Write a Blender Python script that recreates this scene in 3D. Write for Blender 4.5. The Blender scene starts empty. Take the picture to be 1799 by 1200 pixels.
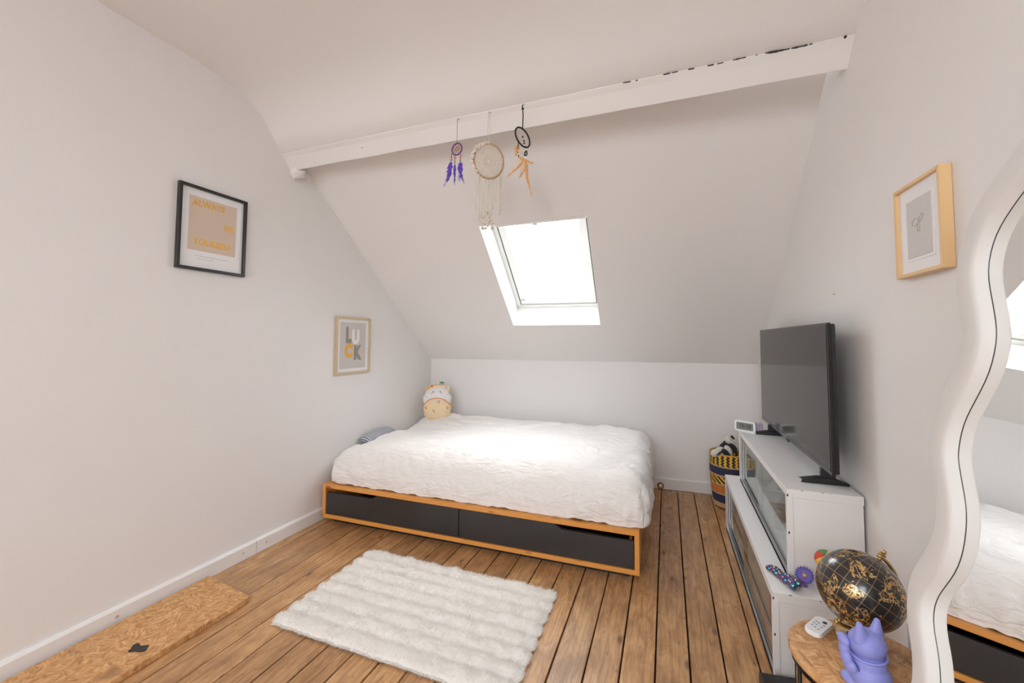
import bpy, bmesh, math, random
from math import sin, cos, pi, radians
from mathutils import Vector, Matrix, noise
random.seed(7)
S = bpy.context.scene
C = S.collection

# ------------------------------------------------------------------ camera, world, lights, exposure
cam_d = bpy.data.cameras.new('camera'); cam = bpy.data.objects.new('camera', cam_d); C.objects.link(cam)
S.camera = cam
yaw, pitch, roll = radians(20.686), radians(2.85), radians(.327)
w_ = Vector((-sin(yaw)*cos(pitch), cos(yaw)*cos(pitch), sin(pitch)))
r0 = Vector((cos(yaw), sin(yaw), 0)); u0 = r0.cross(w_)
r_ = cos(roll)*r0 + sin(roll)*u0; u_ = -sin(roll)*r0 + cos(roll)*u0
cam.matrix_world = Matrix(((r_.x, u_.x, -w_.x, 0), (r_.y, u_.y, -w_.y, 0), (r_.z, u_.z, -w_.z, 1.23), (0, 0, 0, 1)))
cam_d.sensor_fit = 'HORIZONTAL'; cam_d.sensor_width = 36
cam_d.lens = 718.8/1799*36
cam_d.shift_x = 0.0; cam_d.shift_y = -(600-561.5)/1799
cam_d.clip_start = 0.02

wd = bpy.data.worlds.new('daylight'); S.world = wd; wd.use_nodes = True
bg = wd.node_tree.nodes['Background']; bg.inputs[0].default_value = (0.885, 0.945, 1, 1); bg.inputs[1].default_value = 5.0
S.view_settings.view_transform = 'Standard'; S.view_settings.look = 'None'
S.view_settings.gamma = 1; S.view_settings.use_curve_mapping = False
S.view_settings.exposure = 1.2
S.cycles.max_bounces = 12; S.cycles.diffuse_bounces = 8; S.cycles.transparent_max_bounces = 16
S.cycles.sample_clamp_indirect = 8

sun_d = bpy.data.lights.new('hazy_sun', 'SUN'); sun_d.energy = 2.0; sun_d.angle = radians(48); sun_d.color = (1, .97, .93)
sun = bpy.data.objects.new('hazy_sun', sun_d); C.objects.link(sun); sun.rotation_euler = Vector((-.28, -.42, -1.2)).to_track_quat('-Z', 'Y').to_euler()

def area(name, loc, target, sx, sy, portal=True, power=0, col=(1, 1, 1)):
    l = bpy.data.lights.new(name, 'AREA'); l.shape = 'RECTANGLE'; l.size = sx; l.size_y = sy
    o = bpy.data.objects.new(name, l); C.objects.link(o); o.location = loc
    o.rotation_euler = (Vector(target)-Vector(loc)).to_track_quat('-Z', 'Y').to_euler()
    l.energy = power; l.color = col
    l.cycles.is_portal = portal
    return o

# ------------------------------------------------------------------ materials
def newmat(name):
    m = bpy.data.materials.new(name); m.use_nodes = True
    return m, m.node_tree, m.node_tree.nodes['Principled BSDF']
def N(nt, t, **k):
    n = nt.nodes.new(t)
    for a, v in k.items(): setattr(n, a, v)
    return n
def L(nt, a, b): nt.links.new(a, b)
def val(nt, x): n = N(nt, 'ShaderNodeValue'); n.outputs[0].default_value = x; return n.outputs[0]
def mth(nt, op, a, b=None, c=None):
    n = N(nt, 'ShaderNodeMath', operation=op)
    for i, v in enumerate((a, b, c)):
        if v is None: continue
        if isinstance(v, (int, float)): n.inputs[i].default_value = v
        else: L(nt, v, n.inputs[i])
    return n.outputs[0]
def mixc(nt, f, a, b, mode='MIX'):
    n = N(nt, 'ShaderNodeMix', data_type='RGBA', blend_type=mode)
    for i, v in ((0, f), (6, a), (7, b)):
        if isinstance(v, (int, float)): n.inputs[i].default_value = v
        elif isinstance(v, tuple): n.inputs[i].default_value = (*v, 1) if len(v) == 3 else v
        else: L(nt, v, n.inputs[i])
    return n.outputs[2]
def ramp(nt, f, stops):
    n = N(nt, 'ShaderNodeValToRGB'); e = n.color_ramp.elements
    while len(e) < len(stops): e.new(.5)
    for k, (p, c) in enumerate(stops):
        e[k].position = p; e[k].color = (*c, 1) if len(c) == 3 else c
    L(nt, f, n.inputs[0]); return n.outputs[0]
def noi(nt, vec, scale, detail=3, rough=.5, dist=0):
    n = N(nt, 'ShaderNodeTexNoise'); n.inputs['Scale'].default_value = scale; n.inputs['Detail'].default_value = detail
    n.inputs['Roughness'].default_value = rough; n.inputs['Distortion'].default_value = dist
    if vec is not None: L(nt, vec, n.inputs['Vector'])
    return n.outputs['Fac']
def bump(nt, b, h, strength=.3, dist=.01):
    n = N(nt, 'ShaderNodeBump'); n.inputs['Strength'].default_value = strength; n.inputs['Distance'].default_value = dist
    L(nt, h, n.inputs['Height']); L(nt, n.outputs[0], b.inputs['Normal'])
def coord(nt, kind='Object', scale=(1, 1, 1), loc=None):
    t = N(nt, 'ShaderNodeTexCoord'); m = N(nt, 'ShaderNodeMapping'); m.inputs['Scale'].default_value = scale
    L(nt, t.outputs[kind], m.inputs['Vector'])
    if loc is not None: L(nt, loc, m.inputs['Location'])
    return m.outputs[0]

def plain(name, col, rough=.5, metal=0, bscale=None, bstr=.15, spec=.5, var=0, vscale=6, coat=0, sheen=0):
    m, nt, b = newmat(name)
    b.inputs['Base Color'].default_value = (*col, 1); b.inputs['Roughness'].default_value = rough
    b.inputs['Metallic'].default_value = metal; b.inputs['Specular IOR Level'].default_value = spec
    b.inputs['Coat Weight'].default_value = coat; b.inputs['Sheen Weight'].default_value = sheen
    v = coord(nt)
    if var: L(nt, mixc(nt, noi(nt, v, vscale, 4), tuple(c*(1-var) for c in col), tuple(min(1, c*(1+var)) for c in col)), b.inputs['Base Color'])
    if bscale: bump(nt, b, noi(nt, v, bscale, 4), bstr, .004)
    return m

M = {}
def plaster(name, col):
    m, nt, b = newmat(name); v = coord(nt)
    c = mixc(nt, noi(nt, v, 1.3, 3), tuple(x*.975 for x in col), tuple(x*1.015 for x in col))
    L(nt, c, b.inputs['Base Color']); b.inputs['Roughness'].default_value = .62; b.inputs['Specular IOR Level'].default_value = .25
    h = mth(nt, 'ADD', noi(nt, v, 3.2, 4, .55), mth(nt, 'MULTIPLY', noi(nt, v, 90, 3), .06))
    bump(nt, b, h, .35, .012)
    return m
M['wall'] = plaster('wall_plaster', (.785, .768, .758))
M['ceil'] = plaster('ceiling_plaster', (.785, .766, .752))
M['white'] = plain('white_gloss_paint', (.785, .775, .765), .35, bscale=25, bstr=.06)
M['beam'] = plain('beam_paint', (.79, .772, .755), .45, bscale=14, bstr=.2)
M['frame_white'] = plain('window_white', (.84, .84, .82), .3)
M['gasket'] = plain('gasket', (.03, .03, .03), .6)
M['crack'] = plain('chipped_paint', (.045, .035, .03), .9, bscale=200)

def plank_mat():
    m, nt, b = newmat('pine_floor')
    oi = N(nt, 'ShaderNodeObjectInfo'); rnd = oi.outputs['Random']
    cx = N(nt, 'ShaderNodeCombineXYZ'); L(nt, mth(nt, 'MULTIPLY', rnd, 37), cx.inputs[0]); L(nt, mth(nt, 'MULTIPLY', rnd, 91), cx.inputs[1])
    g = coord(nt, 'Object', (9, .9, 9), cx.outputs[0])
    g2 = coord(nt, 'Object', (1, 1, 1), cx.outputs[0])
    base = mixc(nt, noi(nt, g2, 2.2, 4, .6), (.50, .255, .10), (.83, .52, .255))
    grain = N(nt, 'ShaderNodeTexWave', wave_type='BANDS', bands_direction='X'); L(nt, g, grain.inputs[0])
    grain.inputs['Scale'].default_value = 1.3; grain.inputs['Distortion'].default_value = 9; grain.inputs['Detail'].default_value = 3
    grain.inputs['Detail Scale'].default_value = 1.2
    gf = ramp(nt, grain.outputs['Fac'], [(0, (.62, .56, .52)), (.45, (1, 1, 1)), (1, (.88, .86, .84))])
    c = mixc(nt, .5, base, gf, 'MULTIPLY')
    fine = noi(nt, coord(nt, 'Object', (130, 5, 130), cx.outputs[0]), 1, 3, .6)
    c = mixc(nt, .6, c, ramp(nt, fine, [(.28, (.60, .54, .50)), (.58, (1, 1, 1))]), 'MULTIPLY')
    # plank to plank tone
    c = mixc(nt, .8, c, ramp(nt, rnd, [(0, (.74, .72, .72)), (.5, (1, .97, .93)), (1, (.86, .90, .98))]), 'MULTIPLY')
    # knots
    vo = N(nt, 'ShaderNodeTexVoronoi'); L(nt, coord(nt, 'Object', (9, 3.6, 1), cx.outputs[0]), vo.inputs['Vector']); vo.inputs['Scale'].default_value = 1
    kd = ramp(nt, vo.outputs['Distance'], [(.05, (1, 1, 1)), (.13, (0, 0, 0))])
    c = mixc(nt, mth(nt, 'MULTIPLY', kd, .75), c, (.09, .04, .02))
    # small dings and nail marks
    vo3 = N(nt, 'ShaderNodeTexVoronoi'); L(nt, coord(nt, 'Object', (32, 20, 1), cx.outputs[0]), vo3.inputs['Vector']); vo3.inputs['Scale'].default_value = 1.3
    d3_ = ramp(nt, vo3.outputs['Distance'], [(.05, (1, 1, 1)), (.15, (0, 0, 0))]); m3 = ramp(nt, noi(nt, g2, 7, 2), [(.42, (0, 0, 0)), (.56, (1, 1, 1))])
    c = mixc(nt, mth(nt, 'MULTIPLY', mth(nt, 'MULTIPLY', d3_, m3), .6), c, (.10, .05, .03))
    blot = ramp(nt, noi(nt, coord(nt, 'Object', (14, 4, 1), cx.outputs[0]), 1.6, 6, .7, .8), [(.40, (.62, .55, .48)), (.60, (1, 1, 1))])
    c = mixc(nt, .8, c, blot, 'MULTIPLY')
    # dark stains
    vo2 = N(nt, 'ShaderNodeTexVoronoi'); L(nt, coord(nt, 'Object', (17, 8, 1), cx.outputs[0]), vo2.inputs['Vector']); vo2.inputs['Scale'].default_value = 1.4
    sd = ramp(nt, vo2.outputs['Distance'], [(.06, (1, 1, 1)), (.17, (0, 0, 0))])
    msk = ramp(nt, noi(nt, g2, 5, 3), [(.5, (0, 0, 0)), (.62, (1, 1, 1))])
    c = mixc(nt, mth(nt, 'MULTIPLY', mth(nt, 'MULTIPLY', sd, msk), .65), c, (.06, .045, .04))
    st = ramp(nt, noi(nt, coord(nt, 'Object', (5, 2, 1), cx.outputs[0]), 1.5, 5, .65), [(.52, (0, 0, 0)), (.74, (1, 1, 1))])
    c = mixc(nt, mth(nt, 'MULTIPLY', st, .6), c, (.17, .085, .045))
    L(nt, c, b.inputs['Base Color'])
    rr = ramp(nt, noi(nt, g2, 6, 4, .6), [(.3, (.24, .24, .24)), (.7, (.46, .46, .46))]); L(nt, rr, b.inputs['Roughness'])
    b.inputs['Specular IOR Level'].default_value = .55
    h = mth(nt, 'ADD', mth(nt, 'MULTIPLY', fine, .5), mth(nt, 'MULTIPLY', noi(nt, coord(nt, 'Object', (8, 2.2, 1), cx.outputs[0]), 2.5, 4), 1.6))
    bump(nt, b, h, .35, .004)
    return m
M['plank'] = plank_mat()
M['gap'] = plain('dark_subfloor', (.012, .01, .008), .9)

def pine_mat(name, a, bcol, axis=(1.5, 40, 40), knots=True):
    m, nt, b = newmat(name); v = coord(nt, 'Object', axis)
    c = mixc(nt, noi(nt, v, 1, 4, .6, .4), a, bcol)
    if knots:
        vo = N(nt, 'ShaderNodeTexVoronoi'); L(nt, coord(nt, 'Object', (5, 14, 14)), vo.inputs['Vector']); vo.inputs['Scale'].default_value = 1
        c = mixc(nt, mth(nt, 'MULTIPLY', ramp(nt, vo.outputs['Distance'], [(.07, (1, 1, 1)), (.17, (0, 0, 0))]), .8), c, (.20, .05, .008))
    L(nt, c, b.inputs['Base Color']); b.inputs['Roughness'].default_value = .38
    return m
M['pine'] = pine_mat('orange_pine', (.60, .235, .045), (.80, .37, .09))
M['pine_v'] = pine_mat('orange_pine_side', (.60, .235, .045), (.80, .37, .09), (40, 1.5, 40))
M['lightwood'] = pine_mat('light_oak', (.70, .46, .22), (.78, .54, .28), (30, 30, 3), False)

def osb_mat():
    m, nt, b = newmat('strand_board'); 
    v = coord(nt, 'Object')
    vo0 = N(nt, 'ShaderNodeTexVoronoi'); vo0.inputs['Scale'].default_value = 34; L(nt, v, vo0.inputs['Vector'])
    rot = N(nt, 'ShaderNodeVectorRotate', rotation_type='Z_AXIS'); L(nt, v, rot.inputs['Vector'])
    sp = N(nt, 'ShaderNodeSeparateColor'); L(nt, vo0.outputs['Color'], sp.inputs[0])
    L(nt, mth(nt, 'MULTIPLY', sp.outputs[0], 6.28), rot.inputs['Angle'])
    mp = N(nt, 'ShaderNodeMapping'); mp.inputs['Scale'].default_value = (17, 95, 17); L(nt, rot.outputs[0], mp.inputs['Vector'])
    n1 = noi(nt, mp.outputs[0], 1, 3, .6, .5)
    c = ramp(nt, n1, [(.30, (.30, .13, .042)), (.43, (.52, .26, .095)), (.56, (.66, .37, .155)), (.70, (.80, .52, .27))])
    c = mixc(nt, mth(nt, 'MULTIPLY', sp.outputs[1], .35), c, (.42, .20, .07))
    vd = ramp(nt, noi(nt, coord(nt, 'Object', (7, 7, 7)), 1, 2), [(.66, (0, 0, 0)), (.72, (1, 1, 1))])
    c = mixc(nt, mth(nt, 'MULTIPLY', vd, .45), c, (.15, .06, .03))
    L(nt, c, b.inputs['Base Color']); b.inputs['Roughness'].default_value = .5; bump(nt, b, n1, .25, .002)
    return m
M['osb'] = osb_mat()

def glass_mat(name, refl=.06, tint=(1, 1, 1)):
    m, nt, b = newmat(name); nt.nodes.remove(b)
    out = nt.nodes['Material Output']; t = N(nt, 'ShaderNodeBsdfTransparent'); g = N(nt, 'ShaderNodeBsdfGlossy'); g.inputs['Roughness'].default_value = .015
    t.inputs[0].default_value = (*tint, 1)
    fr = N(nt, 'ShaderNodeFresnel'); ge = N(nt, 'ShaderNodeNewGeometry'); L(nt, mth(nt, 'SUBTRACT', 1.5, mth(nt, 'MULTIPLY', ge.outputs['Backfacing'], 1.5-1/1.5)), fr.inputs[0])
    mx = N(nt, 'ShaderNodeMixShader'); L(nt, mth(nt, 'ADD', fr.outputs[0], refl), mx.inputs[0]); L(nt, t.outputs[0], mx.inputs[1]); L(nt, g.outputs[0], mx.inputs[2]); L(nt, mx.outputs[0], out.inputs[0])
    return m
M['glass'] = glass_mat('pane_glass', 0)
M['cab_glass'] = glass_mat('cabinet_glass', .06, (.9, .93, .92))
M['mirror'] = plain('mirror_silver', (.93, .94, .935), .005, 1)
M['velvet'] = plain('ivory_velvet', (.665, .645, .625), .85, bscale=60, bstr=.1, var=.04, vscale=9, sheen=.25)
M['fabric'] = None
def cloth(name, col, bs=220, rough=.9):
    m, nt, b = newmat(name); v = coord(nt)
    b.inputs['Base Color'].default_value = (*col, 1); b.inputs['Roughness'].default_value = rough; b.inputs['Sheen Weight'].default_value = .2
    h = mth(nt, 'ADD', mth(nt, 'MULTIPLY', noi(nt, v, bs, 2), .3), mth(nt, 'MULTIPLY', noi(nt, coord(nt, 'Object', (4, 13, 10)), 1.8, 3, .45, 2.2), 4))
    bump(nt, b, h, .5, .007)
    return m
M['linen'] = cloth('white_cotton', (.83, .805, .785))
M['drawer'] = plain('black_brown_lacquer', (.032, .029, .029), .32, var=.25, vscale=3, spec=.5)
M['black'] = plain('black_plastic', (.015, .015, .016), .35)
M['black_gloss'] = plain('black_gloss', (.012, .012, .013), .12)
M['black_metal'] = plain('black_metal', (.02, .02, .022), .4, .6)
M['screen'] = plain('tv_screen', (.030, .029, .028), .10, spec=.32)
M['alu'] = plain('aluminium', (.70, .70, .71), .3, .9)
M['rail_dark'] = plain('dark_track', (.06, .065, .07), .35, .5)
M['gold'] = plain('brass', (.60, .43, .20), .28, 1)
M['goldframe'] = plain('champagne_frame', (.62, .50, .32), .4, .35)
M['paper'] = plain('white_paper', (.80, .80, .81), .7)
M['poster_pink'] = plain('poster_blush', (.64, .52, .42), .7)
M['goldfoil'] = plain('gold_foil', (.80, .46, .07), .35, .25)
M['poster_grey'] = plain('poster_greige', (.58, .545, .52), .7)
M['grey_dk'] = plain('print_grey', (.29, .27, .23), .7)
M['ochre'] = plain('print_ochre', (.80, .43, .07), .7)
M['print_white'] = plain('print_white', (.82, .80, .79), .7)
M['ink'] = plain('print_ink', (.25, .25, .26), .7)
M['pale_ink'] = plain('print_pale', (.48, .44, .39), .7)
M['picture_grey'] = plain('picture_grey', (.60, .585, .57), .7)
M['silver'] = plain('screw', (.72, .70, .68), .4, .7)
M['plastic_white'] = plain('white_plastic', (.82, .82, .83), .35)
M['lcd'] = plain('lcd', (.20, .215, .195), .3)
M['lcd_ink'] = plain('lcd_ink', (.045, .05, .045), .5)
M['red'] = plain('red_fabric', (.62, .06, .04), .6)
M['coral'] = plain('coral_box', (.80, .22, .17), .6)
M['yellow'] = plain('yellow', (.85, .55, .05), .5)
M['green'] = plain('green', (.12, .30, .10), .6)
M['purple'] = plain('purple_felt', (.20, .16, .52), .7, var=.15, vscale=40)
M['lilac'] = plain('periwinkle_matte', (.27, .29, .68), .5)
M['iri'] = None

def iri():
    m, nt, b = newmat('iridescent_metal')
    lw = N(nt, 'ShaderNodeLayerWeight'); lw.inputs[0].default_value = .5
    f = mth(nt, 'ADD', lw.outputs['Facing'], mth(nt, 'MULTIPLY', noi(nt, coord(nt), 40, 1), .9))
    c = ramp(nt, mth(nt, 'FRACT', mth(nt, 'MULTIPLY', f, 1.1)), [(0, (.35, .12, .25)), (.2, (.55, .40, .08)), (.42, (.08, .45, .25)), (.62, (.05, .22, .45)), (.82, (.22, .08, .32)), (1, (.35, .12, .25))])
    L(nt, c, b.inputs['Base Color']); b.inputs['Metallic'].default_value = 1; b.inputs['Roughness'].default_value = .12
    return m
M['iri'] = iri()

def globe_mat():
    m, nt, b = newmat('black_gold_map')
    t = N(nt, 'ShaderNodeTexCoord'); s = N(nt, 'ShaderNodeSeparateXYZ'); L(nt, t.outputs['Object'], s.inputs[0])
    x, y, z = s.outputs
    lon = mth(nt, 'MULTIPLY', mth(nt, 'ARCTAN2', y, x), 24/(2*pi))
    lat = mth(nt, 'MULTIPLY', mth(nt, 'ARCSINE', mth(nt, 'MULTIPLY', z, 1/.0941)), 12/pi)
    def line(v, wd): 
        fr = mth(nt, 'ABSOLUTE', mth(nt, 'SUBTRACT', mth(nt, 'FRACT', mth(nt, 'ADD', v, 50)), .5)); return mth(nt, 'GREATER_THAN', fr, .5-wd)
    grid = mth(nt, 'MAXIMUM', line(lon, .022), line(lat, .022))
    grid = mth(nt, 'MULTIPLY', grid, .55)
    v = coord(nt)
    n1 = noi(nt, v, 17, 6, .62, .3)
    coast = mth(nt, 'LESS_THAN', mth(nt, 'ABSOLUTE', mth(nt, 'SUBTRACT', n1, .52)), .0085)
    n2 = noi(nt, v, 44, 4, .6, .6)
    bord = mth(nt, 'MULTIPLY', mth(nt, 'LESS_THAN', mth(nt, 'ABSOLUTE', mth(nt, 'SUBTRACT', n2, .5)), .022), mth(nt, 'GREATER_THAN', n1, .50))
    # short rows of dashes like place names
    vd = N(nt, 'ShaderNodeTexBrick'); 
    cv = N(nt, 'ShaderNodeCombineXYZ'); L(nt, lon, cv.inputs[0]); L(nt, lat, cv.inputs[1]); L(nt, cv.outputs[0], vd.inputs['Vector'])
    vd.inputs['Scale'].default_value = 5; vd.inputs['Mortar Size'].default_value = .001
    dash = mth(nt, 'MULTIPLY', mth(nt, 'GREATER_THAN', noi(nt, coord(nt, 'Object', (260, 260, 60)), 1, 2), .64), mth(nt, 'GREATER_THAN', noi(nt, v, 26, 2), .56))
    g = mth(nt, 'MAXIMUM', mth(nt, 'MAXIMUM', coast, bord), mth(nt, 'MAXIMUM', grid, mth(nt, 'MULTIPLY', dash, .7)))
    c = mixc(nt, g, (.012, .011, .012), (.78, .50, .19)); L(nt, c, b.inputs['Base Color'])
    L(nt, mth(nt, 'MULTIPLY', g, .6), b.inputs['Metallic']); b.inputs['Roughness'].default_value = .3
    b.inputs['Coat Weight'].default_value = .6; b.inputs['Coat Roughness'].default_value = .12
    return m
M['globe'] = globe_mat()

def basket_mat():
    m, nt, b = newmat('woven_straw')
    t = N(nt, 'ShaderNodeTexCoord'); s = N(nt, 'ShaderNodeSeparateXYZ'); L(nt, t.outputs['Object'], s.inputs[0]); x, y, z = s.outputs
    ang = mth(nt, 'ARCTAN2', y, x); zz = mth(nt, 'MULTIPLY', z, 1/.40)
    straw = (.60, .38, .20); navy = (.035, .04, .085); yel = (.85, .52, .05); blk = (.03, .025, .025); org = (.62, .20, .04)
    row = mth(nt, 'FLOOR', mth(nt, 'MULTIPLY', z, 95))
    ck = mth(nt, 'GREATER_THAN', mth(nt, 'FRACT', mth(nt, 'ADD', mth(nt, 'MULTIPLY', ang, 24/(2*pi)*1.0), mth(nt, 'MULTIPLY', mth(nt, 'MODULO', row, 2), .18))), .5)
    ck2 = mth(nt, 'GREATER_THAN', mth(nt, 'FRACT', mth(nt, 'ADD', mth(nt, 'MULTIPLY', ang, 20/(2*pi)), mth(nt, 'MULTIPLY', z, 28))), .5)
    pat1 = mixc(nt, ck, blk, yel); pat2 = mixc(nt, ck2, blk, yel)
    c = None
    def step(edge, cc, prev):
        return mixc(nt, mth(nt, 'GREATER_THAN', zz, edge), prev, cc)
    c = mixc(nt, 0, straw, straw)
    c = step(.12, navy, c); c = step(.27, straw, c); c = step(.30, org, c); c = step(.44, straw, c); c = step(.465, pat2, c)
    c = step(.60, straw, c); c = step(.63, navy, c); c = step(.77, straw, c); c = step(.795, pat1, c); c = step(.985, (.7, .35, .06), c)
    st = noi(nt, coord(nt, 'Object', (60, 60, 60)), 1, 2)
    c = mixc(nt, .35, c, ramp(nt, st, [(.3, (.6, .6, .6)), (.7, (1.0, 1.0, 1.0))]), 'MULTIPLY')
    L(nt, c, b.inputs['Base Color']); b.inputs['Roughness'].default_value = .75
    bump(nt, b, mth(nt, 'SINE', mth(nt, 'MULTIPLY', ang, 110)), .4, .002)
    return m
M['basket'] = basket_mat()

def stripe_mat():
    m, nt, b = newmat('striped_ticking'); t = N(nt, 'ShaderNodeTexCoord'); s = N(nt, 'ShaderNodeSeparateXYZ'); L(nt, t.outputs['Object'], s.inputs[0])
    f = mth(nt, 'GREATER_THAN', mth(nt, 'FRACT', mth(nt, 'MULTIPLY', s.outputs[1], 75)), .55)
    L(nt, mixc(nt, f, (.62, .63, .66), (.10, .12, .17)), b.inputs['Base Color']); b.inputs['Roughness'].default_value = .9
    return m
M['stripe'] = stripe_mat()
M['fur'] = plain('ivory_fur', (.86, .835, .80), .95, sheen=.3, var=.05, vscale=30)
M['fur_base'] = plain('rug_backing', (.78, .75, .71), .95, bscale=120, bstr=.6)
M['cream'] = plain('plush_cream', (.84, .66, .42), .9, bscale=150, bstr=.2, sheen=.3)
M['plush_white'] = plain('plush_white', (.80, .78, .78), .9, bscale=150, bstr=.2, sheen=.3)
M['plush_peach'] = plain('plush_peach', (.85, .55, .24), .9, bscale=150, bstr=.2)
M['orange'] = plain('orange_felt', (.80, .26, .02), .8)
M['pink'] = plain('pink_blush', (.80, .42, .42), .8)
M['black_plush'] = plain('black_plush', (.022, .02, .022), .95, bscale=90, bstr=.5, sheen=.2)
M['cream_plush'] = plain('offwhite_plush', (.66, .63, .57), .95, bscale=90, bstr=.5, sheen=.3)
M['macrame'] = plain('macrame_cotton', (.68, .61, .52), .9, bscale=300, bstr=.4)
M['hoopwood'] = plain('bamboo_hoop', (.42, .26, .13), .6)
M['thread_blue'] = plain('blue_thread', (.06, .05, .26), .7)
M['thread_red'] = plain('red_thread', (.60, .06, .05), .7)
M['thread_green'] = plain('green_thread', (.06, .26, .10), .7)
M['cord_black'] = plain('black_cord', (.02, .018, .018), .8)
M['feather_purple'] = plain('violet_feather', (.115, .055, .42), .85)
M['feather_lilac'] = plain('pale_violet_feather', (.42, .38, .55), .85)
M['feather_tan'] = plain('amber_feather', (.62, .32, .12), .85)
M['feather_cream'] = plain('cream_feather', (.64, .52, .40), .85)
M['poly'] = glass_mat('clear_plastic', .12, (.93, .95, .96))
M['bag'] = plain('white_plastic_bag', (.72, .74, .76), .3, bscale=30, bstr=.8)
M['cab_in'] = plain('cabinet_inside', (.78, .76, .75), .5)

# ------------------------------------------------------------------ mesh helpers
def mk(name, verts, faces, mat, parent=None, smooth=False):
    me = bpy.data.meshes.new(name); me.from_pydata([tuple(v) for v in verts], [], faces); me.validate()
    me.materials.append(mat)
    if smooth:
        me.polygons.foreach_set('use_smooth', [True]*len(me.polygons))
    o = bpy.data.objects.new(name, me); C.objects.link(o)
    if parent: o.parent = parent
    return o
def frombm(name, bm, mat, parent=None, smooth=False):
    me = bpy.data.meshes.new(name); bmesh.ops.recalc_face_normals(bm, faces=bm.faces[:]); bm.to_mesh(me); bm.free(); me.materials.append(mat)
    if smooth: me.polygons.foreach_set('use_smooth', [True]*len(me.polygons))
    o = bpy.data.objects.new(name, me); C.objects.link(o)
    if parent: o.parent = parent
    return o
def bx(bm, a, b, f=None):
    x0, y0, z0 = a; x1, y1, z1 = b
    P = [(x0, y0, z0), (x1, y0, z0), (x1, y1, z0), (x0, y1, z0), (x0, y0, z1), (x1, y0, z1), (x1, y1, z1), (x0, y1, z1)]
    if f: P = [f(*p) for p in P]
    v = [bm.verts.new(p) for p in P]
    for q in ((0, 3, 2, 1), (4, 5, 6, 7), (0, 1, 5, 4), (1, 2, 6, 5), (2, 3, 7, 6), (3, 0, 4, 7)): bm.faces.new([v[i] for i in q])
def box(name, a, b, mat, parent=None, bevel=0, f=None, seg=2):
    bm = bmesh.new(); bx(bm, a, b, f)
    if bevel: bmesh.ops.bevel(bm, geom=bm.edges[:], offset=bevel, segments=seg, affect='EDGES', profile=.6)
    return frombm(name, bm, mat, parent, bool(bevel) and seg > 2)
def prism(name, pts, a, b, mat, parent=None, axis='y', bevel=0, f=None, smooth=False):
    """polygon pts extruded along axis from a to b"""
    bm = bmesh.new()
    def P(p, t):
        q = {'y': (p[0], t, p[1]), 'z': (p[0], p[1], t), 'x': (t, p[0], p[1])}[axis]
        return f(*q) if f else q
    A = [bm.verts.new(P(p, a)) for p in pts]; B = [bm.verts.new(P(p, b)) for p in pts]
    bm.faces.new(A); bm.faces.new(B[::-1]); n = len(pts)
    for i in range(n): bm.faces.new([A[i], B[i], B[(i+1) % n], A[(i+1) % n]])
    if bevel: bmesh.ops.bevel(bm, geom=bm.edges[:], offset=bevel, segments=1, affect='EDGES')
    return frombm(name, bm, mat, parent, smooth)
def tube_bm(bm, pts, r, n=8, closed=False, flat=None):
    pts = [Vector(p) for p in pts]; m = len(pts); rings = []
    up = None
    for i, p in enumerate(pts):
        if closed: t = pts[(i+1) % m]-pts[i-1]
        else: t = pts[min(i+1, m-1)]-pts[max(i-1, 0)]
        t.normalize()
        if up is None:
            up = Vector((0, 0, 1)) if abs(t.z) < .9 else Vector((1, 0, 0))
        a = t.cross(up)
        if a.length < 1e-4: a = t.orthogonal()
        a.normalize(); b = a.cross(t); b.normalize(); up = b
        rr = r(i/(m-1)) if callable(r) else r
        fa, fb = flat or (1, 1)
        rings.append([bm.verts.new(p + a*rr*fa*cos(2*pi*k/n) + b*rr*fb*sin(2*pi*k/n)) for k in range(n)])
    rg = range(m if closed else m-1)
    for i in rg:
        A, B = rings[i], rings[(i+1) % m]
        for k in range(n): bm.faces.new([A[k], A[(k+1) % n], B[(k+1) % n], B[k]])
    if not closed: bm.faces.new(rings[0][::-1]); bm.faces.new(rings[-1])
def tube(name, pts, r, mat, parent=None, n=8, closed=False, flat=None):
    bm = bmesh.new(); tube_bm(bm, pts, r, n, closed, flat); return frombm(name, bm, mat, parent, True)
def circ(c, r, ax=(0, 0, 1), n=32, a0=0, a1=2*pi, ref=None):
    ax = Vector(ax).normalized(); a = Vector(ref).normalized() if ref else ax.orthogonal().normalized(); b = ax.cross(a); c = Vector(c)
    full = abs(a1-a0-2*pi) < 1e-6
    k = n if full else n+1
    return [c + r*(cos(a0+(a1-a0)*i/n)*a + sin(a0+(a1-a0)*i/n)*b) for i in range(k)]
def lathe(name, prof, mat, parent=None, n=32, c=(0, 0, 0), ax=(0, 0, 1), smooth=True, sx=1, sy=1):
    bm = bmesh.new(); ax = Vector(ax).normalized(); q = Vector((0, 0, 1)).rotation_difference(ax); c = Vector(c)
    rings = []
    for r, z in prof:
        if r < 1e-6: rings.append([bm.verts.new(c+q @ Vector((0, 0, z)))])
        else: rings.append([bm.verts.new(c+q @ Vector((r*sx*cos(2*pi*k/n), r*sy*sin(2*pi*k/n), z))) for k in range(n)])
    for A, B in zip(rings, rings[1:]):
        for k in range(n):
            f = [A[k % len(A)], A[(k+1) % len(A)], B[(k+1) % len(B)], B[k % len(B)]]
            u = []
            for v in f:
                if v not in u: u.append(v)
            if len(u) > 2: bm.faces.new(u)
    for e in (rings[0], rings[-1]):
        if len(e) > 1: bm.faces.new(e)
    return frombm(name, bm, mat, parent, smooth)
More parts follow.
